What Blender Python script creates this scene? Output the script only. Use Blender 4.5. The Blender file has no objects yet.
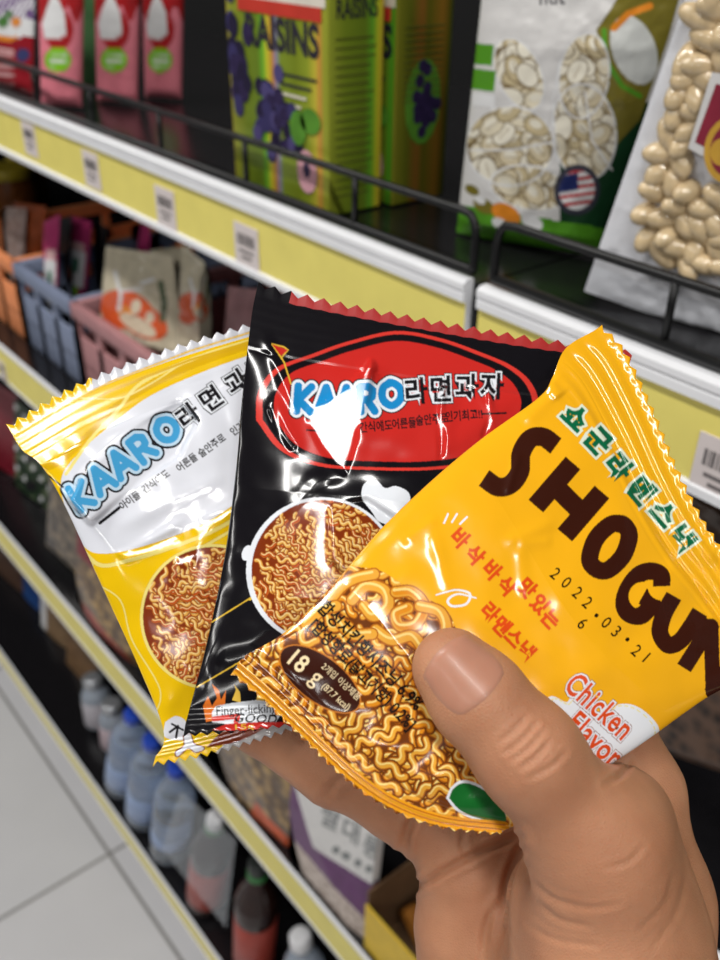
import bpy, bmesh, math, random
import numpy as np
from mathutils import Vector, Matrix, noise as mnoise
from mathutils.bvhtree import BVHTree
random.seed(7)
SC = bpy.context.scene
COL = SC.collection

# ------------------------------------------------------------------ camera
F = 931.0; CX, CY = 360.0, 480.0
CAM = Vector((0, 0, 1.5))
_v1 = np.array([-905., -598., F]); _vv = np.array([-20., 1480., F])
_L = _v1/np.linalg.norm(_v1); _D = _vv-(_vv@_L)*_L; _D /= np.linalg.norm(_D)
_Y = np.cross(_D, _L); _Y = -_Y if _Y[2] < 0 else _Y
RW = np.stack([-_L, _Y, -_D])            # world = RW @ (right, down, forward)
CAMN = np.array(CAM)
FWD = RW @ np.array([0, 0, 1.])
def rays(P):
    P = np.asarray(P, float)
    q = np.stack([(P[..., 0]-CX)/F, (P[..., 1]-CY)/F, np.ones(P.shape[:-1])], -1)
    return q @ RW.T
def ray(x, y): return rays(np.array([x, y], float))
def onZ(x, y, z): r = ray(x, y); return CAMN + r*((z-1.5)/r[2])
def onY(x, y, Y): r = ray(x, y); return CAMN + r*(Y/r[1])
def atd(x, y, d): return CAMN + ray(x, y)*d
def proj(P):
    q = (np.asarray(P, float)-CAMN) @ RW
    return np.stack([q[..., 0]/q[..., 2]*F+CX, q[..., 1]/q[..., 2]*F+CY], -1)
def zat(x, y, py):
    """height of the point above (x, y) that shows on picture row py"""
    lo, hi = -1., 3.
    for _ in range(50):
        m = (lo+hi)/2
        if proj([x, y, m])[1] > py: lo = m
        else: hi = m
    return lo
cam = bpy.data.cameras.new('camera'); co = bpy.data.objects.new('camera', cam); COL.objects.link(co)
X, Yd, Zb = RW @ np.array([1, 0, 0.]), RW @ np.array([0, -1., 0]), RW @ np.array([0, 0, -1.])
co.matrix_world = Matrix(((X[0], Yd[0], Zb[0], 0), (X[1], Yd[1], Zb[1], 0), (X[2], Yd[2], Zb[2], 1.5), (0, 0, 0, 1)))
cam.sensor_fit = 'VERTICAL'; cam.sensor_height = 36; cam.sensor_width = 27
cam.lens = F/960*36; cam.clip_start = .01
cam.dof.use_dof = True; cam.dof.focus_distance = .222; cam.dof.aperture_fstop = 17
SC.camera = co

# --------------------------------------------------------------- materials
def lin(c):
    if isinstance(c, str): c = tuple(int(c[i:i+2], 16)/255 for i in (0, 2, 4))
    else: c = tuple(v/255 for v in c)
    return tuple(v/12.92 if v <= .04045 else ((v+.055)/1.055)**2.4 for v in c) + (1,)
MATS = {}; RGB = {}
def mat(name, c, rough=.5, var=.06, vs=60, metal=0, spec=.5, coat=0, bump=0, bs=200, trans=0, sss=0, c2=None, kind='noise', alpha=1, emit=0, ior=1.45, stripes=None, coord='Object'):
    """every surface: Principled with a procedural colour variation (noise, voronoi or wave) and optional bump"""
    if name in MATS: return MATS[name]
    m = bpy.data.materials.new(name); m.use_nodes = True; RGB[m.name] = lin(c)
    n, l = m.node_tree.nodes, m.node_tree.links
    b = n['Principled BSDF']
    tc = n.new('ShaderNodeTexCoord')
    c1 = lin(c); cc = lin(c2) if c2 else tuple(min(1, v*(1+var)) for v in c1[:3])+(1,)
    if not c2: c1 = tuple(v*(1-var) for v in c1[:3])+(1,)
    if kind == 'voronoi':
        t = n.new('ShaderNodeTexVoronoi'); t.inputs['Scale'].default_value = vs; out = t.outputs['Distance']
    elif kind == 'wave':
        t = n.new('ShaderNodeTexWave'); t.inputs['Scale'].default_value = vs; t.inputs['Distortion'].default_value = 9; out = t.outputs['Fac']
    else:
        t = n.new('ShaderNodeTexNoise'); t.inputs['Scale'].default_value = vs; t.inputs['Detail'].default_value = 4; out = t.outputs['Fac']
    l.new(tc.outputs[coord], t.inputs['Vector'])
    r = n.new('ShaderNodeValToRGB'); e = r.color_ramp.elements
    lo, hi = (.05, .62) if kind == 'voronoi' else (.32, .68)
    e[0].position = lo; e[1].position = hi; e[0].color = c1; e[1].color = cc
    if stripes:
        while len(e) > 1: e.remove(e[-1])
        e[0].position = stripes[0][0]; e[0].color = lin(stripes[0][1])
        for p, s in stripes[1:]:
            q = e.new(p); q.color = lin(s)
        sp = n.new('ShaderNodeSeparateXYZ'); l.new(tc.outputs[coord], sp.inputs[0])
        a = n.new('ShaderNodeMath'); a.operation = 'ADD'; l.new(sp.outputs[0], a.inputs[0]); l.new(sp.outputs[1], a.inputs[1])
        k = n.new('ShaderNodeMath'); k.operation = 'MULTIPLY'; k.inputs[1].default_value = vs; l.new(a.outputs[0], k.inputs[0])
        fr = n.new('ShaderNodeMath'); fr.operation = 'FRACT'; l.new(k.outputs[0], fr.inputs[0]); out = fr.outputs[0]
    l.new(out, r.inputs[0]); l.new(r.outputs[0], b.inputs['Base Color'])
    b.inputs['Roughness'].default_value = rough; b.inputs['Metallic'].default_value = metal
    b.inputs['Specular IOR Level'].default_value = spec; b.inputs['IOR'].default_value = ior
    b.inputs['Coat Weight'].default_value = coat; b.inputs['Coat Roughness'].default_value = .08
    b.inputs['Transmission Weight'].default_value = trans; b.inputs['Alpha'].default_value = alpha
    if sss:
        b.inputs['Subsurface Weight'].default_value = sss; b.inputs['Subsurface Radius'].default_value = (1, .35, .2); b.inputs['Subsurface Scale'].default_value = .004
    if emit:
        l.new(r.outputs[0], b.inputs['Emission Color']); b.inputs['Emission Strength'].default_value = emit
    if bump:
        t2 = n.new('ShaderNodeTexNoise'); t2.inputs['Scale'].default_value = bs; t2.inputs['Detail'].default_value = 5
        l.new(tc.outputs[coord], t2.inputs['Vector'])
        bp = n.new('ShaderNodeBump'); bp.inputs['Strength'].default_value = bump; bp.inputs['Distance'].default_value = .002
        l.new(t2.outputs['Fac'] if kind != 'voronoi' else out, bp.inputs['Height']); l.new(bp.outputs[0], b.inputs['Normal'])
        if kind == 'voronoi': bp.invert = True
    MATS[name] = m
    return m

# ------------------------------------------------------------ mesh helpers
class MB:
    def __init__(s): s.v = []; s.f = []; s.m = []; s.ms = []; s.sm = []
    def slot(s, m):
        if m not in s.ms: s.ms.append(m)
        return s.ms.index(m)
    def add(s, vs, fs, m, smooth=True):
        o = len(s.v); k = s.slot(m)
        s.v += [tuple(map(float, p)) for p in vs]
        for f in fs: s.f.append(tuple(i+o for i in f)); s.m.append(k); s.sm.append(smooth)
        return s
    def box(s, lo, hi, m, mx=None, bev=0):
        x0, y0, z0 = lo; x1, y1, z1 = hi
        if bev:
            bm = bmesh.new(); bmesh.ops.create_cube(bm, size=1)
            for v in bm.verts: v.co = Vector(((lo[i]+hi[i])/2+v.co[i]*(hi[i]-lo[i]) for i in range(3)))
            bmesh.ops.bevel(bm, geom=bm.edges[:], offset=bev, segments=2, affect='EDGES', profile=.5)
            bm.verts.index_update()
            vs = [v.co.copy() for v in bm.verts]; fs = [[v.index for v in f.verts] for f in bm.faces]; bm.free()
        else:
            vs = [(x0,y0,z0),(x1,y0,z0),(x1,y1,z0),(x0,y1,z0),(x0,y0,z1),(x1,y0,z1),(x1,y1,z1),(x0,y1,z1)]
            fs = [(3,2,1,0),(4,5,6,7),(0,1,5,4),(1,2,6,5),(2,3,7,6),(3,0,4,7)]
        if mx: vs = [mx @ Vector(p) for p in vs]
        return s.add(vs, fs, m, bool(bev))
    def tube(s, pts, r, m, n=10, cap=True):
        pts = [Vector(p) for p in pts]; rs = r if isinstance(r, (list, tuple)) else [r]*len(pts)
        vs = []; fs = []; up = None
        for i, p in enumerate(pts):
            t = (pts[min(i+1, len(pts)-1)]-pts[max(i-1, 0)]).normalized()
            if up is None: up = t.orthogonal().normalized()
            up = (up-t*up.dot(t)).normalized(); w = t.cross(up)
            for k in range(n):
                a = 2*math.pi*k/n; vs.append(p+(up*math.cos(a)+w*math.sin(a))*rs[i])
        for i in range(len(pts)-1):
            for k in range(n):
                fs.append((i*n+k, i*n+(k+1) % n, (i+1)*n+(k+1) % n, (i+1)*n+k))
        if cap: fs += [tuple(range(n))[::-1], tuple((len(pts)-1)*n+k for k in range(n))]
        return s.add(vs, fs, m)
    def lathe(s, prof, m, n=28, mx=None, ms=None):
        vs = []; 
        for r, z in prof:
            for k in range(n):
                a = 2*math.pi*k/n; vs.append(Vector((r*math.cos(a), r*math.sin(a), z)))
        if mx: vs = [mx @ p for p in vs]
        o = len(s.v); s.v += [tuple(p) for p in vs]
        for i in range(len(prof)-1):
            mm = s.slot(ms[i] if ms else m)
            for k in range(n):
                s.f.append(tuple(o+q for q in (i*n+k, i*n+(k+1) % n, (i+1)*n+(k+1) % n, (i+1)*n+k))); s.m.append(mm); s.sm.append(True)
        for i, fl in ((0, True), (len(prof)-1, False)):
            q = tuple(o+i*n+k for k in range(n)); s.f.append(q[::-1] if fl else q); s.m.append(s.slot(ms[max(i-1, 0)] if ms else m)); s.sm.append(False)
        return s
    def ellipsoid(s, c, r, m, mx=None, nu=10, nv=7):
        vs = []; fs = []
        for j in range(nv+1):
            t = math.pi*j/nv
            for i in range(nu):
                a = 2*math.pi*i/nu; vs.append(Vector((r[0]*math.sin(t)*math.cos(a), r[1]*math.sin(t)*math.sin(a), r[2]*math.cos(t))))
        if mx: vs = [mx @ p for p in vs]
        vs = [p+Vector(c) for p in vs]
        for j in range(nv):
            for i in range(nu): fs.append((j*nu+i, (j+1)*nu+i, (j+1)*nu+(i+1) % nu, j*nu+(i+1) % nu))
        return s.add(vs, fs, m)
    def build(s, name, parent=None, origin=None):
        me = bpy.data.meshes.new(name)
        o0 = Vector(origin) if origin is not None else Vector((0, 0, 0))
        vs = [tuple(Vector(p)-o0) for p in s.v]
        me.from_pydata(vs, [], s.f)
        for m in s.ms: me.materials.append(m)
        me.polygons.foreach_set('material_index', s.m); me.polygons.foreach_set('use_smooth', s.sm)
        me.update()
        o = bpy.data.objects.new(name, me); COL.objects.link(o)
        o.location = o0
        if parent:
            o.parent = parent; o.matrix_parent_inverse = Matrix.Identity(4)
            o.location = o0-Vector(parent.get('_w', (0, 0, 0)))
        return o
def smooth_angle(o, deg=35):
    me = o.data; bm = bmesh.new(); bm.from_mesh(me)
    for e in bm.edges:
        if len(e.link_faces) == 2 and e.calc_face_angle(0) > math.radians(deg): e.smooth = False
    bm.to_mesh(me); bm.free()
WORLD = {}
def thing(name, label, cat, loc=(0, 0, 0), group=None):
    o = bpy.data.objects.new(name, None); COL.objects.link(o); o.location = loc
    o.empty_display_size = .02
    WORLD[o.name] = Vector(loc); tag(o, label, cat, group); return o
def tag(o, label, cat, group=None):
    o['label'] = label; o['category'] = cat
    if group: o['group'] = group
    return o
def part(mb, name, root):
    """mesh given in world coordinates, parented to a thing (which is never rotated)"""
    o = mb.build(name, None, WORLD[root.name]); o.parent = root; o.location = (0, 0, 0)
    WORLD[o.name] = WORLD[root.name]; return o
def subpart(mb, name, p):
    o = mb.build(name, None, WORLD[p.name]); o.parent = p; o.location = (0, 0, 0); return o
def solo(mb, name, label, cat, group=None, origin=None):
    if origin is None:
        a = np.array(mb.v); origin = ((a[:, 0].min()+a[:, 0].max())/2, (a[:, 1].min()+a[:, 1].max())/2, a[:, 2].min())
    o = mb.build(name, None, origin); WORLD[o.name] = Vector(origin); return tag(o, label, cat, group)
def struct(o): o['kind'] = 'structure'; return o

# --------------------------------------------------------- bag + print kit
def resample(P, n):
    P = np.asarray(P, float); d = np.r_[0, np.cumsum(np.linalg.norm(np.diff(P, axis=0), axis=1))]
    t = np.linspace(0, d[-1], n); return np.stack([np.interp(t, d, P[:, k]) for k in (0, 1)], -1)
def spline(P, n=12):
    """Catmull-Rom through the points"""
    P = np.asarray(P, float); Q = np.vstack([2*P[0]-P[1], P, 2*P[-1]-P[-2]]); out = []
    for i in range(1, len(Q)-2):
        for t in np.linspace(0, 1, n, endpoint=False):
            a, b, c, d = Q[i-1:i+3]
            out.append(.5*((2*b)+(-a+c)*t+(2*a-5*b+4*c-d)*t*t+(-a+3*b-3*c+d)*t**3))
    out.append(P[-1]); return np.array(out)
def inside(poly, x, y):
    poly = np.asarray(poly); x0, y0 = poly[:, 0], poly[:, 1]; x1, y1 = np.roll(x0, -1), np.roll(y0, -1)
    xx, yy = np.asarray(x)[..., None], np.asarray(y)[..., None]
    c = ((y0 > yy) != (y1 > yy)) & (xx < (x1-x0)*(yy-y0)/np.where(y1 == y0, 1e-9, y1-y0)+x0)
    return (c.sum(-1) % 2) == 1
class Bag:
    """A sealed film bag: four outline curves (front view), a depth for each point of its middle plane,
    a swelling that grows from the seals, creases, and a printed front."""
    def __init__(s, top, bottom, left, right, depth, h, na, nb, tooth_t=None, tooth_b=None, hback=None, facets=()):
        # top/bottom run left to right, left/right run top to bottom
        T, B, Lc, Rc = resample(top, na), resample(bottom, na), resample(left, nb), resample(right, nb)
        a = np.linspace(0, 1, na)[None, :, None]; b = np.linspace(0, 1, nb)[:, None, None]
        P = ((1-b)*T[None]+b*B[None]+(1-a)*Lc[:, None]+a*Rc[:, None]
             - ((1-a)*(1-b)*T[0]+a*(1-b)*T[-1]+(1-a)*b*B[0]+a*b*B[-1]))
        A, Bv = np.broadcast_to(a[..., 0], P.shape[:2]), np.broadcast_to(b[..., 0], P.shape[:2])
        for side, th in ((0, tooth_t), (1, tooth_b)):
            if not th: continue
            per, amp, reach = th
            E = T if side == 0 else B
            d = np.r_[0, np.cumsum(np.linalg.norm(np.diff(E, axis=0), axis=1))]
            tri = np.abs(((d/per) % 1)-.5)*2
            tg = np.gradient(E, axis=0); tg /= np.linalg.norm(tg, axis=1)[:, None]
            nrm = np.stack([tg[:, 1], -tg[:, 0]], -1)*(1 if side == 0 else -1)
            w = np.clip(1-(Bv if side == 0 else 1-Bv)/reach, 0, 1)
            P = P+w[..., None]*(amp*tri)[None, :, None]*nrm[None]
        s.P, s.A, s.B = P, A, Bv
        D = depth(P, A, Bv); H = h(P, A, Bv); s.D = D
        R = rays(P)
        # flat facets shaped to place or remove lamp glare (outline, centre, point mirrored)
        for poly, c, tgt in facets:
            c = np.array(c, float); i = ((P-c)**2).sum(-1).argmin(); i = np.unravel_index(i, H.shape); h0 = H[i]; d0 = D[i]
            dd = np.array([depth(np.array([[c+e]]), A[i][None, None], Bv[i][None, None])[0, 0]-depth(np.array([[c-e]]), A[i][None, None], Bv[i][None, None])[0, 0] for e in (np.array([1., 0]), np.array([0, 1.]))])/2
            def spot(g):
                q = d0-h0; p0 = CAMN+ray(*c)*q; tx = CAMN+ray(c[0]+1, c[1])*(q+dd[0]-g[0])-p0; ty = CAMN+ray(c[0], c[1]+1)*(q+dd[1]-g[1])-p0
                n = np.cross(tx, ty); n /= np.linalg.norm(n); v = CAMN-p0; v /= np.linalg.norm(v); n = n*np.sign(n @ v)
                l = 2*(v @ n)*n-v; w = np.array(tgt)-p0; w /= np.linalg.norm(w); return (l-w)
            g = np.zeros(2)
            for _ in range(12):
                f = spot(g); J = np.stack([(spot(g+e)-f)/1e-6 for e in (np.array([1e-6, 0]), np.array([0, 1e-6]))], 1); g = g-np.linalg.lstsq(J, f, rcond=None)[0]*.8
            m = inside(np.array(poly), P[..., 0], P[..., 1]).astype(float)
            for _ in range(14):
                for ax in (0, 1): m = blur1(m, ax)
            H = H*(1-m)+m*(h0+(P-c) @ g)
        edge = np.minimum(np.minimum(A, 1-A), np.minimum(Bv, 1-Bv)) <= 1e-9
        H = np.where(edge, 0, H)
        HB = np.where(edge, 0, (hback(P, A, Bv) if hback else np.where(H > 0, H*.8, -H))+.0002)
        s.front = CAMN+R*(D-H)[..., None]; s.back = CAMN+R*(D+HB)[..., None]
        s.na, s.nb = na, nb
        q = np.arange(na*nb).reshape(nb, na)
        s.fq = np.stack([q[:-1, :-1], q[1:, :-1], q[1:, 1:], q[:-1, 1:]], -1).reshape(-1, 4)
        s.verts = s.front.reshape(-1, 3)
        u = np.gradient(s.front, axis=1); v = np.gradient(s.front, axis=0); N = np.cross(v, u)
        N /= np.linalg.norm(N, axis=-1)[..., None]+1e-12
        sg = np.sign((N*(CAMN-s.front)).sum(-1).mean()); N = N*sg; s.N = N.reshape(-1, 3)
        if sg < 0: s.fq = s.fq[:, ::-1]
        # orientation of the quads checked against the first normal
        f0 = s.fq[len(s.fq)//2]; w = s.verts[f0]; nn = np.cross(w[1]-w[0], w[2]-w[0])
        if nn @ (CAMN-w[0]) < 0: s.fq = s.fq[:, ::-1]
        s.mats = []; s.SS = 3.
        s.x0, s.y0 = np.floor(P.reshape(-1, 2).min(0))-1; x1, y1 = np.ceil(P.reshape(-1, 2).max(0))+1
        s.W, s.Hh = int((x1-s.x0)*s.SS), int((y1-s.y0)*s.SS); s.cv = None; s.k = random.Random(5)
    def slot(s, m):
        if m not in s.mats: s.mats.append(m)
        return s.mats.index(m)
    def col(s, m): return np.array(RGB[m.name][:3]) if not isinstance(m, (tuple, np.ndarray)) else np.array(m)[:3]
    def _px(s, P): return (np.asarray(P, float)-np.array([s.x0, s.y0]))*s.SS
    def put(s, x0, y0, mask, m):
        if s.cv is None: s.cv = np.zeros((s.Hh, s.W, 4), np.float32)
        v = s.cv[y0:y0+mask.shape[0], x0:x0+mask.shape[1]]
        v[mask] = np.r_[s.col(m)[:3], 1.]
    def win(s, Q):
        x0, y0 = np.floor(Q.min(0)).astype(int)-1; x1, y1 = np.ceil(Q.max(0)).astype(int)+2
        x0, y0, x1, y1 = max(x0, 0), max(y0, 0), min(x1, s.W), min(y1, s.Hh)
        if x1 <= x0 or y1 <= y0: return None
        X, Y = np.meshgrid(np.arange(x0, x1)+.5, np.arange(y0, y1)+.5); return x0, y0, X, Y
    def cmask(s, x0, y0, X, clip):
        """clip outline as a mask, kept for reuse"""
        key = id(clip)
        if getattr(s, '_ck', None) != key:
            s._ck = key; s._cr = clip; Xf, Yf = np.meshgrid(np.arange(s.W)+.5, np.arange(s.Hh)+.5); s._cm = fill_mask(s._px(clip), Xf, Yf)
        return s._cm[y0:y0+X.shape[0], x0:x0+X.shape[1]]
    def shape(s, poly, m, clip=None, step=0):
        """filled printed shape, outline in picture coordinates of the film"""
        Q = s._px(poly); w = s.win(Q)
        if w is None: return
        x0, y0, X, Y = w; k = fill_mask(Q, X, Y)
        if clip is not None: k &= s.cmask(x0, y0, X, clip)
        s.put(x0, y0, k, m)
    def stroke(s, P, w, m, clip=None, round_=True, step=0):
        """printed brush stroke of width w (number or list) along a path"""
        Q = s._px(P); n = len(Q); L = np.r_[0, np.cumsum(np.linalg.norm(np.diff(Q, axis=0), axis=1))]
        ww = np.interp(L/L[-1], np.linspace(0, 1, len(w)), w) if isinstance(w, (list, tuple)) else np.full(n, float(w)); ww = ww*s.SS/2
        for i in range(n-1):
            a, b, r = Q[i], Q[i+1], max(ww[i], ww[i+1])
            g = s.win(np.array([np.minimum(a, b)-r, np.maximum(a, b)+r]))
            if g is None: continue
            x0, y0, X, Y = g; d = b-a; q = d@d+1e-9
            t0 = ((X-a[0])*d[0]+(Y-a[1])*d[1])/q; t = np.clip(t0, 0, 1)
            k = (X-a[0]-t*d[0])**2+(Y-a[1]-t*d[1])**2 <= (ww[i]+(ww[i+1]-ww[i])*t)**2
            if not round_:
                for e, f in ((0, 1), (n-1, n-2)):
                    dv = Q[f]-Q[e]; near = (X-Q[e][0])**2+(Y-Q[e][1])**2 < (1.6*r)**2
                    k &= ~(near & ((X-Q[e][0])*dv[0]+(Y-Q[e][1])*dv[1] < 0))
            if clip is not None: k &= s.cmask(x0, y0, X, clip)
            s.put(x0, y0, k, m)
    def text(s, body, org, xd, yd, m, off=0., step=0, align='CENTER', clip=None, sp=1., warp=None):
        """lettering set with the built-in font; xd, yd: picture vectors of one em along and up the line"""
        cu = bpy.data.curves.new('t', 'FONT'); cu.body = body; cu.offset = max(off, 0); cu.align_x = align; cu.align_y = 'CENTER'; cu.resolution_u = 3; cu.space_character = sp
        ob = bpy.data.objects.new('t', cu); COL.objects.link(ob)
        dg = bpy.context.evaluated_depsgraph_get(); me = bpy.data.meshes.new_from_object(ob.evaluated_get(dg))
        V = np.array([(v.co.x, v.co.y) for v in me.vertices])
        if len(V):
            Q = s._px(np.array(org, float)+np.outer(V[:, 0], xd)+np.outer(V[:, 1], yd))
            for p in me.polygons:
                T = Q[list(p.vertices)]; w = s.win(T)
                if w is None: continue
                x0, y0, X, Y = w; k = fill_mask(T, X, Y)
                if clip is not None: k &= s.cmask(x0, y0, X, clip)
                if k.any(): s.put(x0, y0, k, m)
        bpy.data.objects.remove(ob); bpy.data.curves.remove(cu); bpy.data.meshes.remove(me)
    def obj(s, name, base, backm, basefn=None, parent=None, origin=None):
        nf = len(s.verts); kb = s.slot(base); kk = s.slot(backm)
        st = 4 if s.na > 200 else 1
        ii = np.unique(np.r_[np.arange(0, s.nb, st), s.nb-1]); jj = np.unique(np.r_[np.arange(0, s.na, st), s.na-1])
        bk = s.back[np.ix_(ii, jj)]; q = nf+np.arange(len(ii)*len(jj)).reshape(len(ii), len(jj))
        bq = np.stack([q[:-1, :-1], q[1:, :-1], q[1:, 1:], q[:-1, 1:]], -1).reshape(-1, 4)
        bv = bk.reshape(-1, 3); V = np.vstack([s.verts, bv])
        w = V[bq[len(bq)//2]]
        if np.cross(w[1]-w[0], w[2]-w[0]) @ (CAMN-w[0]) > 0: bq = bq[:, ::-1]
        Fs = np.vstack([s.fq, bq]).astype(int)
        fm = np.full(len(s.fq), kb); used = [base]
        if basefn is not None:
            C = s.P; cx = (C[:-1, :-1]+C[1:, 1:])/2; ca = (s.A[:-1, :-1]+s.A[1:, 1:])/2; cb = (s.B[:-1, :-1]+s.B[1:, 1:])/2
            for mm, msk in basefn(cx[..., 0], cx[..., 1], ca, cb):
                fm = np.where(msk.reshape(-1), s.slot(mm), fm); used.append(mm)
        if origin is None: origin = V.mean(0)
        me = bpy.data.meshes.new(name)
        me.from_pydata([tuple(p) for p in (V-np.array(origin))], [], [tuple(f) for f in Fs.tolist()])
        for m in s.mats: me.materials.append(m)
        me.polygons.foreach_set('material_index', np.r_[fm, np.full(len(bq), kk)].astype(np.int32)); me.polygons.foreach_set('use_smooth', [True]*len(Fs))
        if s.cv is not None:
            for m in used: printable(m)
            # print colours of the film, averaged over the neighbourhood of each point
            c = s.cv; r = int(s.SS//2); acc = np.zeros_like(c)
            for dy in range(-r, r+1):
                for dx in range(-r, r+1): acc += np.roll(c, (dy, dx), (0, 1))
            acc /= (2*r+1)**2
            Q = s._px(s.P.reshape(-1, 2)).astype(int); Q[:, 0] = np.clip(Q[:, 0], 0, s.W-1); Q[:, 1] = np.clip(Q[:, 1], 0, s.Hh-1)
            k = acc[Q[:, 1], Q[:, 0]]; al = k[:, 3:4]; rgb = np.where(al > 1e-4, k[:, :3]/np.maximum(al, 1e-4), 0)
            full = np.zeros((len(V), 4), np.float32); full[:nf, :3] = rgb; full[:, 3] = 1
            me.attributes.new('print_colour', 'FLOAT_COLOR', 'POINT').data.foreach_set('color', full.ravel())
            mk = np.zeros(len(V), np.float32); mk[:nf] = al[:, 0]
            me.attributes.new('print_mask', 'FLOAT', 'POINT').data.foreach_set('value', mk)
        me.update(); me.validate()
        ob = bpy.data.objects.new(name, me); COL.objects.link(ob); ob.location = origin
        WORLD[ob.name] = Vector(origin); s.cv = None
        return ob
def fill_mask(Q, X, Y):
    """even-odd fill"""
    k = np.zeros(X.shape, bool); n = len(Q)
    for i in range(n):
        (xa, ya), (xb, yb) = Q[i], Q[(i+1) % n]
        if ya == yb: continue
        r0, r1 = np.searchsorted(Y[:, 0], [min(ya, yb), max(ya, yb)])
        if r1 <= r0: continue
        yy = Y[r0:r1, 0]; xx = xa+(yy-ya)*(xb-xa)/(yb-ya)
        k[r0:r1] ^= X[r0:r1] < xx[:, None]
    return k
def printable(m):
    """the film's own colour gives way to its print where there is print"""
    n, l = m.node_tree.nodes, m.node_tree.links
    if n.get('print_mix'): return
    b = n['Principled BSDF']; src = b.inputs['Base Color'].links[0].from_socket
    a = n.new('ShaderNodeAttribute'); a.attribute_name = 'print_colour'; c = n.new('ShaderNodeAttribute'); c.attribute_name = 'print_mask'
    x = n.new('ShaderNodeMixRGB'); x.name = 'print_mix'; l.new(c.outputs['Fac'], x.inputs[0]); l.new(src, x.inputs[1]); l.new(a.outputs['Color'], x.inputs[2]); l.new(x.outputs[0], b.inputs['Base Color'])
def rot2(deg): a = math.radians(deg); return np.array([math.cos(a), math.sin(a)])
def vn(x, y, z=0.): return mnoise.noise(Vector((x, y, z)))
def vnoise(P, sc, seed=0.):
    n0, n1 = P.shape[:2]; st = 4 if n0 > 150 else 1
    if st == 1: return np.array([[vn(x*sc, y*sc, seed) for x, y in row] for row in P])
    ii = np.unique(np.r_[np.arange(0, n0, st), n0-1]); jj = np.unique(np.r_[np.arange(0, n1, st), n1-1])
    C = np.array([[vn(x*sc, y*sc, seed) for x, y in row] for row in P[np.ix_(ii, jj)]])
    R = np.stack([np.interp(np.arange(n1), jj, r) for r in C])
    # rows by a smooth cubic would show no seams; linear is enough after the three-tap blur
    R = np.stack([np.interp(np.arange(n0), ii, c) for c in R.T], 1)
    for ax in (0, 1):
        for _ in range(3): R = blur1(R, ax)
    return R
def blur1(R, ax):
    R = np.moveaxis(R, ax, 0); Q = np.vstack([R[:1], R, R[-1:]]); Q = (Q[:-2]+2*Q[1:-1]+Q[2:])/4; return np.moveaxis(Q, 0, ax)
def crease(P, a, b, amp, w, ends=.25):
    """a soft ridge along a segment in picture coordinates"""
    a, b = np.array(a, float), np.array(b, float); d = b-a; L = np.linalg.norm(d); d /= L; n = np.array([-d[1], d[0]])
    t = ((P-a) @ d)/L; q = (P-a) @ n
    e = np.clip(np.minimum(t, 1-t)/ends, 0, 1); e = e*e*(3-2*e)
    w = w*1.5; return .34*amp*e*np.exp(-(q/w)**2)
def ellipse(c, rx, ry, deg=0, n=48):
    t = np.linspace(0, 2*math.pi, n, endpoint=False); u, v = rot2(deg), rot2(deg+90)
    return np.array(c)+np.outer(np.cos(t)*rx, u)+np.outer(np.sin(t)*ry, v)
# ------------------------------------------------------------- room + shelves
S1, S2, S3, S4 = 1.319, .985, .577, .125      # shelf tops
YF = .36                                       # front plane of the price rails
XJ = -.3372                                     # joint of the two bays
white_m = mat('white_enamel', (232, 233, 236), .35, .02)
yellow_m = mat('yellow_price_strip', (234, 220, 118), .42, .04, 30)
black_m = mat('black_shelf_enamel', (21, 20, 22), .2, .1, 90, spec=.5)
dark_m = mat('dark_shelf_back', (11, 11, 12), .55, .1)
wire_m = mat('black_coated_wire', (12, 12, 13), .4, .1)

def floor_mat():
    m = bpy.data.materials.new('floor_tiles'); m.use_nodes = True; n, l = m.node_tree.nodes, m.node_tree.links
    b = n['Principled BSDF']; tc = n.new('ShaderNodeTexCoord'); br = n.new('ShaderNodeTexBrick')
    br.offset = 0; br.inputs['Color1'].default_value = lin((205, 204, 206)); br.inputs['Color2'].default_value = lin((201, 201, 203))
    br.inputs['Mortar'].default_value = lin((128, 126, 124)); br.inputs['Scale'].default_value = 1
    br.inputs['Mortar Size'].default_value = .0035; br.inputs['Mortar Smooth'].default_value = .2
    br.inputs['Brick Width'].default_value = .6; br.inputs['Row Height'].default_value = .6
    l.new(tc.outputs['Object'], br.inputs['Vector'])
    no = n.new('ShaderNodeTexNoise'); no.inputs['Scale'].default_value = 7; l.new(tc.outputs['Object'], no.inputs['Vector'])
    mx = n.new('ShaderNodeMixRGB'); mx.blend_type = 'MULTIPLY'; mx.inputs[0].default_value = .12
    l.new(br.outputs['Color'], mx.inputs[1]); l.new(no.outputs['Fac'], mx.inputs[2]); l.new(mx.outputs[0], b.inputs['Base Color'])
    b.inputs['Roughness'].default_value = .3
    return m
fl = MB().add([(-5, -3, 0), (3, -3, 0), (3, 1.2, 0), (-5, 1.2, 0)], [(0, 1, 2, 3)], floor_mat(), False).build('floor', None, (-1.12, .343, 0)); struct(fl)
ce = MB().box((-5, -3, 2.8), (3, 1.2, 2.85), mat('ceiling_paint', (95, 95, 98), .8, .02)).build('ceiling'); struct(ce)

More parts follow.
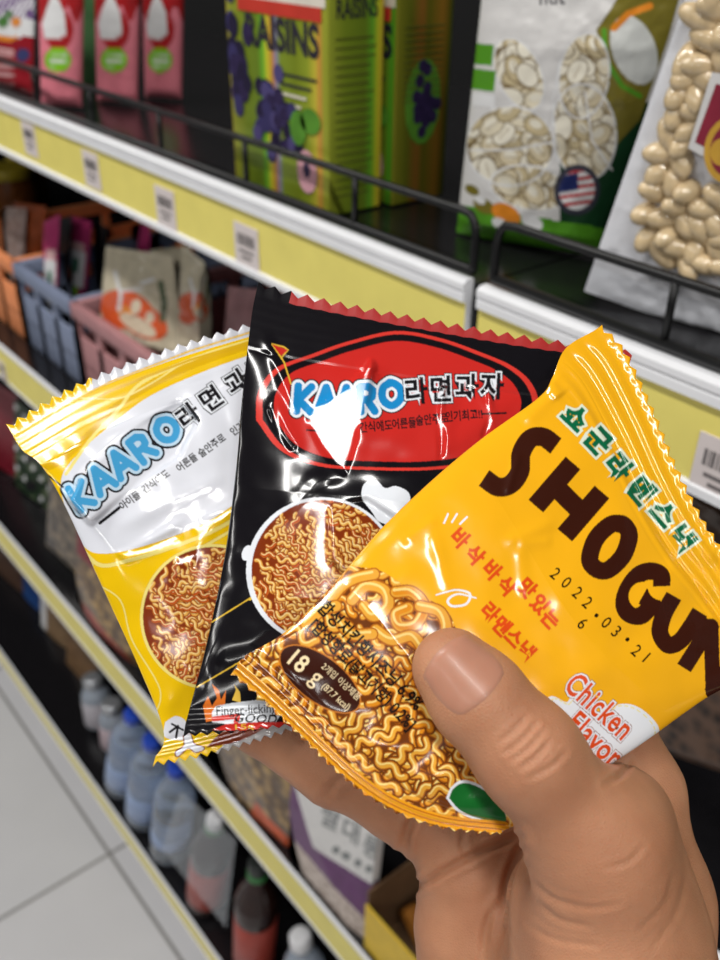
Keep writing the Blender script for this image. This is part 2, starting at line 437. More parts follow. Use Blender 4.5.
def bay(x0, x1, label):
    r = thing('shelving_unit', label, 'shelf unit', ((x0+x1)/2, .56, 0), 'black shelving bays along the aisle')
    part(MB().box((x0, .80, 0), (x1, .83, 2.1), dark_m), 'back_panel', r)
    part(MB().box((x0, YF+.03, 0), (x1, YF+.05, S4-.055), dark_m), 'kick_plate', r)
    for xx in (x0+.004, x1-.004):
        part(MB().box((xx-.004, .76, 0), (xx+.004, .80, 2.1), dark_m), 'upright', r)
    for z in (S1, S2, S3, S4):
        sh = part(MB().box((x0, YF+(.004 if z == S1 else .001), z-.03), (x1, .80, z), black_m), 'shelf_board', r)
        h = .057 if z != S4 else .046
        a, b_ = x0+.004, x1-.004
        if z == S1:
            prof = [(YF+.004, z+.002), (YF-.001, z+.002), (YF-.004, z), (YF-.004, z-.0035), (YF-.003, z-.0045), (YF-.0035, z-.006), (YF-.0035, z-.0105), (YF-.001, z-.0115),
                    (YF-.001, z-h+.0055), (YF-.0035, z-h+.0045), (YF-.0035, z-h), (YF+.004, z-h)]; yk = 7
        else:
            prof = [(YF+.001, z+.001), (YF, z+.001), (YF-.002, z-.001), (YF-.002, z-.0045), (YF-.001, z-.005), (YF-.001, z-h+.003), (YF-.002, z-h+.0025), (YF-.002, z-h), (YF+.001, z-h)]; yk = 4
        m = MB(); n = len(prof)
        vs = [(a, y, q) for y, q in prof]+[(b_, y, q) for y, q in prof]
        for i in range(n-1):
            m.add([vs[i], vs[i+1], vs[n+i+1], vs[n+i]], [(0, 1, 2, 3)], yellow_m if i == yk else white_m, False)
        m.add([vs[i] for i in range(n)], [tuple(range(n))], white_m, False); m.add([vs[n+i] for i in range(n)], [tuple(range(n))[::-1]], white_m, False)
        m.add([vs[0], vs[n-1], vs[2*n-1], vs[n]], [(0, 1, 2, 3)], white_m, False)
        subpart(m, 'price_rail', sh)
    return r
bay(-3.6, XJ-.001, 'long black shelving bay with yellow price rails left of the joint')
bay(XJ+.001, 1.2, 'black shelving bay right of the joint, under the silver nut pack')

# wire guards
def guard(xs, x0, x1, label, curl0, curl1):
    r = thing('wire_guard', label, 'shelf guard', ((x0+x1)/2, YF+.004, S1), 'wire guards along the top shelf')
    y = YF+.004; zt, zb = S1+.037, S1+.006; R = .0024
    def end(x, d):
        return [(x-d*.012, y, zt), (x-d*.005, y, zt-.001), (x-d*.0015, y, zt-.005), (x, y, zt-.012), (x, y, zb+.002), (x, y, zb)]
    L = ([p for p in end(x0, -1)][::-1] if curl0 else [(x0, y, zt)]); Rr = (end(x1, 1) if curl1 else [(x1, y, zt)])
    part(MB().tube(L+Rr, R, wire_m), 'top_rail', r)
    part(MB().tube([(x0, y, zb), (x1, y, zb)], R*1.2, wire_m), 'bottom_rail', r)
    for x in xs: part(MB().tube([(x, y, zb), (x, y, zt+.002)], R*.85, wire_m), 'post', r)
guard([-.447-.1215*k for k in range(0, 9)], -1.5, XJ-.006, 'thin black wire guard in front of the raisin boxes and pouches', False, True)
guard([-.219+.12*k for k in range(0, 4)], XJ+.0095, .4, 'black wire guard in front of the pistachio bag and silver pack', True, False)

# price tickets slotted into the rails
tag_w = mat('ticket_paper', (216, 206, 204), .6, .03); tag_k = mat('ticket_ink', (112, 106, 106), .6)
def ticket(px, py, label, w=.031, h=.032, z=None):
    p = onY(px, py, YF-.0012); m = MB(); x, y, z = p
    m.box((x-w/2, y-.0008, z-h/2), (x+w/2, y, z+h/2), tag_w)
    rr = random.Random(px)
    u = -.36
    while u < .36:                                        # bar code
        d = rr.choice((.02, .03, .05)); m.box((x+u*w, y-.0011, z+.02*h), (x+(u+d)*w, y-.0008, z+.28*h), tag_k); u += d+rr.choice((.025, .04))
    for v, a in ((-.12, .3), (-.26, .2)): m.box((x-a*w, y-.0011, z+(v-.03)*h), (x+a*w, y-.0008, z+(v+.03)*h), tag_k)
    solo(m, 'price_tag', label, 'price tag', 'price tags on the yellow rails')
ticket(30, 139, 'small white price tag below the red berry pouch, leftmost on the top rail')
ticket(92, 170, 'white price tag on the top rail below the nearest pink pouch')
ticket(166, 208, 'white price tag on the top rail left of the raisin boxes')
ticket(247, 247, 'white price tag on the top rail below the raisin boxes')
ticket(724, 474, 'white price tag with a bar code at the right end of the top rail')
ticket(3, 371, 'small white price tag on the second rail, below the orange crate', .022, .03)

# ------------------------------------------------------------ pouches on shelves
def pln(pt, yaw=0, lean=0):
    a, b = math.radians(yaw), math.radians(lean)
    n = np.array([math.sin(a)*math.cos(b), -math.cos(a)*math.cos(b), math.sin(b)]); pt = np.array(pt)
    def d(P, A=None, B=None):
        return ((pt-CAMN) @ n)/(rays(P) @ n)
    return d
def pouch(name, label, cat, q, dep, th, base, back, fn=None, art=None, group=None, n=(44, 56), seal=.06, wr=.0009, tooth=None, seed=0, zmin=None, belly=.8, box=None):
    TL, TR, BR, BL = [np.array(p, float) for p in q]
    def h(P, A, B):
        s = np.clip(1-(2*A-1)**2, 0, 1)**.6
        t = np.clip((B-seal)/.3, 0, 1)**.6*np.clip((1-B)/(.05 if belly else .25), 0, 1)**.5
        if belly: t = t*(1-belly*.5+belly*.5*B)
        return th*s*t+wr*vnoise(P, .055, seed)*s+wr*.6*vnoise(P, .14, seed+9)*s
    b = Bag([TL, TR], [BL, BR], [TL, BL], [TR, BR], dep, h, n[0], n[1], tooth_t=tooth)
    if zmin is not None:
        for V in (b.front, b.back): V[..., 2] = np.maximum(V[..., 2], zmin)
        b.verts = b.front.reshape(-1, 3)
    if box:
        for V in (b.front, b.back):
            V[..., 0] = np.clip(V[..., 0], box[0], box[1]); V[..., 1] = np.maximum(V[..., 1], box[2])
        b.verts = b.front.reshape(-1, 3)
    if art: art(b)
    o = b.obj(name, base, back, fn)
    return tag(o, label, cat, group)
G = dict
pink = mat('pink_pouch', (226, 128, 142), .3, .05); red = mat('strawberry_red', (176, 34, 38), .3, .12); lime = mat('lime_label', (132, 196, 40), .35)
paper = mat('white_print', (228, 228, 228), .35, .03); palepk = mat('pale_print', (222, 180, 180), .35)
purple = mat('purple_print', (104, 60, 130), .35); orange = mat('orange_print', (226, 138, 40), .35); berry = mat('berry_blue', (60, 64, 110), .35)
green_p = mat('green_print', (70, 120, 50), .35, .2); silver_b = mat('silver_film_back', (160, 160, 165), .3, .1, metal=.6)
# red berry pouch
z1 = S1+.001
def fn_berry(x, y, a, b): return [(paper, y < 37), (purple, (y < 34-.45*x+8) & (((x*1.7+y) % 9) < 4) & (y < 20)), (orange, (y > 36) & (y < 41) & (x < 16))]
def art_berry(b):
    for c, r, m in (((3, 22), 6, green_p), ((16, 22), 5, orange), ((9, 14), 4, green_p), ((23, 55), 7, berry), ((30, 14), 4, purple)): b.shape(ellipse(c, r, r, n=14), m)
    for yy in (48, 53, 66, 74, 83): b.stroke([(-6, yy-1), (13, yy+2)], 3, palepk)
pouch('snack_pouch', 'red and white berry pouch at the far left of the top shelf', 'pouch', [(-40, -60), (36, -62), (33, 94), (-30, 78)], pln(onZ(5, 92, z1)+np.array([0, .016, 0]), 4, 4), .012,
      mat('berry_red_film', (150, 24, 36), .25, .1), silver_b, fn_berry, art_berry, zmin=z1)
# pink strawberry pouches, one behind the other
def pinkp(cx, by, w, label, seed, dim):
    k = w/40.
    def fn(x, y, a, b): return [(red, (y < 14+8*np.sin(x*.35)))]
    def art(b):
        b.shape(ellipse((cx-2*k, 30), 14*k, 20, n=20), red)
        b.shape([(cx-9*k, -4), (cx-4*k, -4), (cx+3*k, 12), (cx+5*k, 34), (cx-2*k, 39), (cx-16*k, 38), (cx-18*k, 24), (cx-14*k, 8)], paper)
        b.shape(ellipse((cx-3*k, 60), 13*k, 13, n=20), lime)
        for yy in (56, 61, 66): b.stroke([(cx-10*k, yy), (cx+5*k, yy)], 1.6, paper)
    pouch('snack_pouch', label, 'pouch', [(cx-23*k, -58), (cx+23*k, -58), (cx+20*k, by), (cx-19*k, by-2)], pln(onZ(cx, by, z1), 28, 0), .012, pink, silver_b, fn, art, 'pink strawberry pouches on the top shelf', seed=seed, zmin=z1)
pinkp(61, 107, 42, 'pink pouch with green label standing nearest the berry pouch', 1, 0)
pinkp(117, 103, 42, 'middle one of the three pink strawberry pouches', 2, 0)
pinkp(163, 99, 38, 'pink pouch with green label farthest right, beside the dark gap', 3, 0)
pouch('snack_pouch', 'green pouch partly hidden between the two left pink pouches', 'pouch', [(78, -50), (104, -52), (98, 90), (80, 92)], pln(onZ(88, 92, z1)+np.array([0, .035, 0]), 20, 0), .006,
      mat('muted_green_film', (74, 110, 70), .3, .2), silver_b, zmin=z1)

# raisin boxes: printed cartons with a holographic sheen
holo = mat('holographic_green_card', (150, 170, 40), .3, metal=.35, vs=9.5, stripes=[(0, '8fa02c'), (.12, 'a9b938'), (.2, 'e8d84a'), (.24, 'f0a850'), (.28, 'b8bc40'), (.45, '8ca22e'), (.6, '7f9a2c'), (.66, '7fd23c'), (.7, 'f2ee3c'), (.76, 'e9a04c'), (.8, 'a7a0c8'), (.84, '9ab03a'), (1, '8fa02c')])
holo2 = mat('holographic_olive_card', (110, 120, 30), .3, metal=.35, vs=13, stripes=[(0, '5d6a1c'), (.2, '88902a'), (.3, '4fb02c'), (.34, '8a8a28'), (.5, '6e7420'), (.62, 'a06c2c'), (.7, '70701e'), (.85, 'b0802c'), (.95, '5a641c'), (1, '5d6a1c')])
ink = mat('dark_print', (40, 36, 46), .5); grape = mat('grape_purple', (36, 27, 58), .35, .3, 300, c2=(56, 44, 84)); grapes = [grape, mat('grape_blue', (56, 50, 96), .4), mat('grape_dark', (32, 24, 52), .4), mat('grape_light', (78, 70, 118), .4)]; fineprint = mat('fine_print', (92, 98, 36), .45); leaf = mat('leaf_green', (86, 140, 44), .4, .2); redban = mat('red_banner', (196, 58, 44), .4); cream = mat('cream_panel', (222, 214, 200), .4); pinkflesh = mat('cut_grape', (214, 160, 170), .4)
def flat_text(mb, body, o, ux, uz, size, m, off=0., lift=(0, 0, 0)):
    cu = bpy.data.curves.new('t', 'FONT'); cu.body = body; cu.align_x = 'CENTER'; cu.align_y = 'CENTER'; cu.offset = off; cu.size = 1; cu.resolution_u = 3
    ob = bpy.data.objects.new('t', cu); COL.objects.link(ob); dg = bpy.context.evaluated_depsgraph_get(); me = bpy.data.meshes.new_from_object(ob.evaluated_get(dg))
    o, ux, uz = Vector(o), Vector(ux), Vector(uz)
    mb.add([o+ux*(v.co.x*size[0])+uz*(v.co.y*size[1]) for v in me.vertices], [tuple(p.vertices) for p in me.polygons], m, False)
    bpy.data.objects.remove(ob); bpy.data.curves.remove(cu); bpy.data.meshes.remove(me)
def disc(mb, o, ux, uz, rx, rz, m, n=14, rot=0):
    o, ux, uz = Vector(o), Vector(ux), Vector(uz)
    mb.add([o+ux*(rx*math.cos(2*math.pi*k/n))+uz*(rz*math.sin(2*math.pi*k/n)) for k in range(n)], [tuple(range(n))], m, False)
def raisin_box(x0, x1, y0, y1, label, front=True):
    z0, z1_ = S1+.001, S1+.215; rr = random.Random(4)
    b = MB(); b.box((x0, y0, z0), (x1, y1, z1_), holo if front else holo2, bev=.0012)
    r = thing('raisin_box', label, 'box', ((x0+x1)/2, (y0+y1)/2, z0), 'raisin cartons on the top shelf')
    part(b, 'carton', r)
    w = x1-x0; X_, Z_ = (1, 0, 0), (0, 0, 1); Y_ = (0, 1, 0)
    f = MB(); y = y0-.0004
    def zf(p): return zat((x0+x1)/2, y0, p)
    zt = zat(x0+w*.56, y0, 37)
    flat_text(f, 'RAISINS', (x0+w*.56, y, zt), X_, Z_, (.0235, .026), ink, .035)
    zb = zat(x0+w*.56, y0, 9); f.box((x0+w*.14, y-.0003, zb-.004), (x1-.006, y, zb+.004), redban)
    f.box((x0+w*.1, y-.0002, zb+.004), (x1-.002, y, zb+.03), cream)
    zg = max(zat(x0+w*.45, y0, 130), S1+.056)
    for k in range(46):
        u = max(-2.2, min(2.2, rr.gauss(0, 1))); v = max(-2.2, min(2.2, rr.gauss(0, 1)))
        disc(f, (x0+w*(.47+.13*u), y-.0003-k*4e-6, zg+.012*v), X_, Z_, .0056, .0056, grapes[k % 4])
    for k in range(26): disc(f, (x0+w*(.06+.09*abs(rr.gauss(0, 1))), y-.0003-k*4e-6, zg+.022+.014*rr.gauss(0, 1)), X_, Z_, .006, .0075, grapes[k % 3])
    disc(f, (x0+w*.84, y-.0006, zg+.002), X_, Z_, .011, .008, leaf); disc(f, (x0+w*.72, y-.0006, zg-.004), X_, Z_, .009, .011, leaf)
    disc(f, (x0+w*.80, y-.0006, zg-.030), X_, Z_, .011, .014, pinkflesh); disc(f, (x0+w*.80, y-.0008, zg-.029), X_, Z_, .004, .005, grape)
    for k in range(4): f.box((x0+w*.55, y-.0003, zt-.022-k*.006), (x0+w*(.9-.05*k), y, zt-.0205-k*.006), cream if k > 1 else ink)
    part(f, 'front_print', r)
    s = MB(); x = x1+.0004
    zs_ = zat(x1, (y0+y1)/2, 9)
    if front:
        flat_text(s, 'RAISINS', (x, (y0+y1)/2, zs_), Y_, Z_, (.0095, .015), ink, .02)
        for k in range(26):
            zz = zs_-.016-k*.0052
            if zz > z0+.01: s.box((x, y0+.005, zz), (x+.0002, y1-.006-.006*rr.random(), zz+.0008), fineprint)
    else:
        for k in range(12): s.box((x, y0+.006, zs_-.01-k*.004), (x+.0002, y1-.008, zs_-.0092-k*.004), fineprint)
        zc = zat(x1, (y0+y1)/2, 102)
        disc(s, (x+.0001, (y0+y1)/2, zc), Y_, Z_, .016, .027, leaf)
        for k in range(30): disc(s, (x+.0003+k*4e-6, (y0+y1)/2+rr.gauss(0, .005), zc+.002+rr.gauss(0, .009)), Y_, Z_, .004, .004, grape)
    part(s, 'side_print', r)
raisin_box(-.596, -.4835, .372, .416, 'front raisin carton with grapes and green foil sheen', True)
raisin_box(-.58, -.478, .422, .470, 'darker raisin carton standing right behind the front one', False)

# pistachio bag
bagw = mat('white_bag_film', (218, 216, 214), .25, .03); pgreen = mat('bright_green_film', (84, 150, 36), .28, .1); dgreen = mat('dark_green_film', (24, 62, 36), .28, .15)
fruit = mat('fruit_picture', (120, 110, 40), .35, .2, 220, c2=(190, 150, 90)); navy = mat('flag_blue', (38, 48, 104), .4); flagred = mat('flag_red', (186, 50, 56), .4); badge = mat('badge_dark', (58, 58, 70), .4)
def fn_pist(x, y, a, b):
    return [(dgreen, (y > 120+.0*x) & (x > 560) | (a > .72) & (b > .52)), (pgreen, y > 205+.16*(x-460))]
def art_pist(b):
    b.shape([(640, -40), (690, -40), (668, 40), (640, 120), (612, 150), (600, 110), (606, 60), (596, 30), (610, 10)], fruit)
    b.shape(ellipse((634, 50), 22, 36, -20, 24), mat('pistachio_shell_pale', (206, 208, 204), .35)); b.stroke([(604, 30), (606, 60), (622, 86), (640, 96)], 5, pgreen)
    b.stroke([(614, 28), (628, 14), (650, 6)], 7, orange); 
    L = [ellipse((519, 74), 22, 38, -24, 30), ellipse((584, 76), 25, 43, 8, 30), ellipse((510, 146), 44, 40, 0, 34), ellipse((530, 188), 40, 22, 10, 26), ellipse((584, 132), 32, 48, -6, 34)]
    rn = random.Random(3); shade = lin((120, 100, 66)); shell = [lin(c) for c in ((226, 216, 190), (212, 198, 166), (236, 230, 212), (200, 184, 146))]; crack = lin((150, 128, 84))
    for e in L:
        b.shape(e, shade); (ax_, ay_), (bx_, by_) = e.min(0), e.max(0)
        for k in range(int((bx_-ax_)*(by_-ay_)/85)):
            c = (rn.uniform(ax_, bx_), rn.uniform(ay_, by_)); g = rn.uniform(0, 180)
            b.shape(ellipse(c, 14.5, 10.2, g, 20), shade, clip=e); b.shape(ellipse(c, 13, 9, g, 20), shell[rn.randrange(4)], clip=e); b.shape(ellipse((c[0]-1.5, c[1]-2), 7, 4.2, g, 14), shell[2], clip=e)
            if rn.random() < .5: b.stroke([np.array(c)-rot2(g)*7, np.array(c)+rot2(g)*7], .9, crack, clip=e)
    for e in L: b.stroke(np.vstack([e, e[:1]]), 2, paper, round_=False)
    b.stroke([(560, 60), (553, 100), (556, 160)], 2, paper); b.stroke([(470, 150), (512, 150), (552, 142)], 2, paper); b.stroke([(585, 92), (592, 140), (612, 170)], 2, paper)
    b.shape([(476, 43), (494, 45), (492, 66), (473, 64)], pgreen); b.shape([(472, 68), (496, 71), (494, 92), (470, 89)], pgreen); b.shape([(472, 92), (496, 95), (495, 108), (472, 106)], paper)
    for q, s, t in (((472, 190), 8, fruit), ((484, 206), 12, fruit), ((506, 214), 16, orange), ((532, 222), 12, paper), ((500, 224), 9, paper), ((480, 200), 6, paper)): b.shape(ellipse(q, s, s*.6, 30, 16), t)
    b.shape(ellipse((577, 190), 23, 26, 12, 32), badge); b.shape(ellipse((577, 190), 18, 20, 12, 28), paper)
    E = ellipse((577, 190), 18, 20, 12, 28)
    for k in range(5): b.stroke([(556, 178+k*8-4), (600, 172+k*8-4)], 3.6, flagred, clip=E, round_=False, step=2)
    b.shape([(559, 176), (578, 173), (578, 190), (559, 193)], navy, clip=ellipse((577, 190), 18, 20, 12, 28), step=3)
    b.text('nut', (552, -2), (19, -1), (1, -22), ink, .01, sp=1.05)
pouch('pistachio_bag', 'white and green pistachio bag with a round flag badge', 'bag', [(488, -60), (712, -64), (599, 257), (456, 236)], pln(onZ(525, 245, z1), 20, -6), .016, bagw, silver_b, fn_pist, art_pist, n=(190, 230), wr=.0009, belly=.6, zmin=z1)

# silver vacuum pack of nuts
silver = mat('silver_vacuum_film', (242, 243, 248), .2, .03, 40, metal=.2, bump=.6, bs=40)
q = [(706, -60), (905, -50), (812, 372), (584, 291)]
dep = pln(onZ(650, 314, z1), 14, -4)
def fn_sil(x, y, a, b): return [(mat('silver_seal', (226, 228, 234), .3, .04, metal=.2), b > .93)]
sil = pouch('nut_pack', 'silver vacuum pack of peeled nuts with a red and gold label', 'bag', q, dep, .006, silver, silver, fn_sil, None, n=(80, 110), wr=.0016, belly=0, zmin=z1)
sil_d = dep
nutm = mat('peeled_nut', (208, 184, 144), .22, .16, 160, coat=1.)
rr = random.Random(11)
regs = [np.array([(640, 214), (650, 180), (662, 140), (678, 92), (700, 20), (720, -20), (760, -20), (760, 265), (700, 268), (668, 258), (645, 240)])]
lab = np.array([(684, 155), (714, 70), (800, 80), (780, 215), (700, 190)])
pts = []
for t in range(5000):
    x, y = rr.uniform(636, 750), rr.uniform(-20, 268)
    if not inside(regs[0], x, y) or inside(lab, x, y): continue
    if all((x-u)**2+(y-v)**2 > 15.5**2 for u, v in pts): pts.append((x, y))
for x, y in pts:
    d = float(dep(np.array([[x, y]]))[0]); c = atd(x, y, d-.0055)
    rx = rr.uniform(.0088, .0108)
    e = Matrix((tuple(X), tuple(Yd), tuple(-Zb))).transposed() @ Matrix.Rotation(rr.uniform(0, 3.14), 3, 'Z') @ Matrix.Rotation(rr.uniform(-.3, .3), 3, 'Y')
    m = MB().ellipsoid(c, (rx, .0056, .0052), nutm, e.to_4x4(), 16, 12)
    part(m, 'nut', sil)
bl = MB(); rl = mat('ruby_label', (140, 40, 60), .35, .15); gold = mat('gold_print', (206, 160, 60), .35, .1)
def labpt(x, y, o): return atd(x, y, float(dep(np.array([[x, y]]))[0])-o)
LQ = [(688, 148), (712, 72), (812, 92), (790, 205)]
bl.add([labpt(x, y, .0135) for x, y in LQ]+[labpt(x, y, .0128) for x, y in LQ], [(0, 1, 2, 3), (0, 4, 5, 1), (1, 5, 6, 2), (2, 6, 7, 3), (3, 7, 4, 0)], bagw, False)
bl.add([labpt(x, y, .0137) for x, y in [(695, 142), (716, 84), (804, 102), (784, 190)]], [(0, 1, 2, 3)], rl, False)
bl.add([labpt(x, y, .0139) for x, y in ellipse((730, 150), 26, 34, 10, 24)], [tuple(range(24))], gold, False)
bl.add([labpt(x, y, .0140) for x, y in ellipse((730, 150), 20, 27, 10, 24)], [tuple(range(24))], rl, False)
bl.add([labpt(x, y, .0141) for x, y in ellipse((722, 152), 12, 14, 10, 24)], [tuple(range(24))], gold, False)
part(bl, 'label', sil)

# ----------------------------------------------------------- second shelf: crates
def basket(x0, x1, c, label, y0=.392, dy=.27, h=.112):
    m = MB(); z = S2+.001; t = .004
    def wall(a, b):
        a, b = np.array(a, float), np.array(b, float); d = b-a; L = np.linalg.norm(d); ang = math.atan2(d[1], d[0])
        mx = Matrix.Translation((a[0], a[1], z)) @ Matrix.Rotation(ang, 4, 'Z')
        m.box((0, 0, 0), (L, t, h*.64), c, mx, .0008); m.box((0, 0, h*.30), (L, t+.0015, h*.33), c, mx, .0008); m.box((-.002, -.004, h*.84), (L+.002, t+.002, h), c, mx, .0012)
        k = max(2, round(L/.055))
        for i in range(k+1):
            u = i/k*L; m.box((max(0, u-.006), 0, 0), (min(L, u+.006), t, h*.95), c, mx)
    wall((x0, y0), (x1, y0)); wall((x1, y0), (x1, y0+dy)); wall((x1, y0+dy), (x0, y0+dy)); wall((x0, y0+dy), (x0, y0))
    m.box((x0, y0, z), (x1, y0+dy, z+.003), c)
    solo(m, 'plastic_crate', label, 'crate', 'slatted plastic crates on the second shelf')
basket(-1.36, -1.178, mat('orange_plastic', (228, 142, 92), .45), 'orange slatted plastic crate at the far left of the second shelf')
basket(-1.166, -1.004, mat('greyblue_plastic', (124, 134, 158), .45), 'grey-blue slatted plastic crate between the orange and pink crates')
basket(-.995, -.77, mat('dusty_pink_plastic', (176, 126, 128), .45), 'dusty pink slatted plastic crate holding clear snack bags')
basket(-.76, -.60, mat('steelblue_plastic', (112, 126, 140), .45), 'steel-blue plastic crate right of the pink crate, mostly hidden')
mag = mat('magenta_film', (186, 56, 112), .3, .15); blk = mat('black_film', (34, 32, 36), .3, .2); grn2 = mat('teal_print', (70, 130, 104), .4)
def fn_pk(x, y, a, b): return [(paper, (b > .42) & (a > .14) & (a < .86) & (b < .88)), (palepk, (b > .3) & (b <= .42) & (a > .2) & (a < .8)), (lime, (b > .86) & (a > .35) & (a < .65)), (grn2, (b > .5) & (b < .7) & (abs(a-.5) < .12))]
def pk(q, y, base, label, fn=None, th=.008, group=None, yaw=12, seed=0, cat='packet', name='snack_packet', art=None, n=(30, 40), wr=.0012, zf=None):
    c = np.mean(q, axis=0); box = (-9, 9, YF+.006)
    for k, xr in (('grey-blue crate', (-1.160, -1.010)), ('pink crate', (-.989, -.776)), ('orange crate', (-1.350, -1.184)), ('steel-blue crate', (-.754, -.606))):
        if label.endswith(k) or (k+',') in label: box = xr+(.4,)
    if label.startswith('white and plum'): box = (-9, xa-.003, YF+.006)
    if 'behind the clear' in label: box = (-1.160, -1.010, .4)
    if 'squeezed' in label: box = (-.989, -.776, .4)
    return pouch(name, label, cat, q, pln(onY(c[0], c[1], y), yaw, 4), th, base, silver_b, fn, art, group, n=n, seed=seed, belly=.3, wr=wr, box=box, zmin=zf if zf else (S2+.005 if c[1] < 400 or c[0] > 640 else S3+.001 if (y < .46 and c[0] < 80 and c[1] < 580) or (y < .44 and c[0] < 130 and c[1] < 640 and label.startswith('beige')) or c[0] > 200 else S4+.001))
gA = 'magenta packets in the grey-blue crate'
pk([(44, 222), (60, 214), (56, 330), (40, 312)], .43, mag, 'pink and white packet at the left end of the grey-blue crate', fn_pk, .006, gA)
pk([(52, 220), (72, 216), (66, 335), (52, 322)], .452, blk, 'narrow black packet between the two pink and white packets', None, .006)
pk([(66, 214), (92, 222), (86, 300), (60, 292)], .47, mag, 'pink and white packet with a green spot, right in the grey-blue crate', fn_pk, .007, gA, 18)
pk([(84, 216), (108, 228), (100, 320), (82, 305)], .50, blk, 'black packet at the right end of the grey-blue crate', None, .007)
pk([(108, 214), (150, 226), (150, 290), (108, 270)], .56, mag, 'magenta packet in the shade behind the clear snack bags', None, .01)
pk([(60, 196), (106, 204), (104, 260), (60, 250)], .58, blk, 'dark packet at the back of the grey-blue crate', None, .01)
clearb = mat('clear_snack_film', (204, 194, 168), .22, .12, 60, coat=.4); oprint = mat('orange_red_print', (218, 92, 46), .35, .15); crm = mat('cream_print', (220, 206, 180), .35); wgreen = mat('grey_green_print', (92, 104, 78), .4)
def art_clear(cx, cy, s):
    def f(b):
        b.shape(ellipse((cx-.2*s, cy+.1*s), .75*s, .5*s, 20, 24), oprint); b.shape(ellipse((cx+.25*s, cy+.4*s), .7*s, .42*s, 30, 24), oprint)
        b.shape(ellipse((cx-.25*s, cy+.15*s), .22*s, .16*s, 20, 16), orange); b.shape(ellipse((cx+.1*s, cy+.5*s), .55*s, .2*s, 30, 20), crm)
        b.shape(ellipse((cx+.42*s, cy+.3*s), .12*s, .16*s, 10, 14), crm); b.stroke([(cx+.7*s, cy-.6*s), (cx+.8*s, cy-.1*s), (cx+.75*s, cy+.35*s)], .16*s, wgreen)
        b.shape(ellipse((cx+.05*s, cy+.02*s), .14*s, .2*s, 10, 14), crm); b.shape(ellipse((cx-.62*s, cy+.5*s), .3*s, .22*s, 30, 14), oprint); b.stroke([(cx-.5*s, cy-.9*s), (cx-.35*s, cy-.3*s), (cx-.4*s, cy+.1*s)], .1*s, paper); b.stroke([(cx+.2*s, cy-.6*s), (cx+.5*s, cy-.7*s)], .1*s, paper); b.stroke([(cx-.35*s, cy-.4*s), (cx+.2*s, cy-.45*s)], .08*s, paper)
    return f
gB = 'clear snack bags with orange print in the pink crate'
pk([(106, 246), (172, 256), (188, 360), (98, 338)], .425, clearb, 'clear snack bag with orange print, front left in the pink crate', None, .014, gB, 10, 3, 'bag', 'snack_bag', art_clear(134, 306, 38), (70, 80), .0032)
pk([(150, 250), (190, 246), (206, 340), (150, 346)], .455, clearb, 'clear snack bag squeezed between two others in the pink crate', None, .01, gB, 10, 4, 'bag', 'snack_bag', None, (40, 44), .002)
pk([(182, 244), (226, 280), (236, 356), (176, 350)], .44, clearb, 'clear snack bag with orange print, right end of the pink crate', None, .013, gB, 10, 5, 'bag', 'snack_bag', art_clear(204, 304, 28), (60, 66), .0032)
pk([(228, 286), (262, 290), (256, 380), (222, 362)], .45, mat('pinkgrey_film', (150, 110, 112), .35, .2), 'pinkish grey packet in the steel-blue crate', None, .01, None, 8, 6)
pk([(-10, 206), (26, 208), (24, 290), (-14, 272)], .45, mat('clear_brown_film', (150, 130, 120), .3, .2, 80, c2=(190, 180, 176)), 'pale packet in the orange crate, leftmost', None, .01, None, 10, 7)
pk([(14, 202), (46, 206), (44, 262), (16, 254)], .47, mat('rust_film', (150, 74, 36), .35, .25, 90), 'rust-brown packet in the orange crate', None, .01, None, 10, 8)
# jars behind the orange crate
def jar(px, py, y, r, h, label):
    p = onY(px, py, y); z = max(min(p[2], S1-.045), S2+.09)
    root = thing('jar', label, 'jar', (p[0], y, S2+.001), 'yellow-lidded jars at the back of the second shelf')
    z0 = S2+.001
    part(MB().lathe([(r*.9, z0), (r, z0+.006), (r, z-.03), (r*.86, z-.016), (r*.86, z-.012)], mat('brown_jar_contents', (112, 64, 28), .25, .3, 120), mx=Matrix.Translation((p[0], y, 0))), 'body', root)
    part(MB().lathe([(r*.92, z-.014), (r*.93, z-.012), (r*.93, z+.001), (r*.88, z+.004)], mat('yellow_lid', (176, 156, 44), .4), mx=Matrix.Translation((p[0], y, 0))), 'lid', root)
jar(8, 172, .60, .045, .1, 'brown jar with a yellow lid at the left end')
jar(36, 226, .66, .036, .1, 'brown jar in the shade behind the packets')
# dark brown bags far right on the second shelf
brn = mat('dark_brown_film', (70, 50, 36), .35, .3, 90); nutty = mat('brown_nut_picture', (22, 15, 12), .4, kind='voronoi', vs=110, c2=(84, 62, 48))
pk([(676, 480), (800, 540), (790, 640), (670, 600)], .43, brn, 'dark brown snack bag below the right end of the top rail', None, .014, None, 6, 9, 'bag', 'snack_bag')
pk([(655, 640), (800, 668), (800, 800), (640, 745)], .39, nutty, 'bag of brown nuts in the shade behind the hand', None, .012, None, 6, 10, 'bag', 'snack_bag')

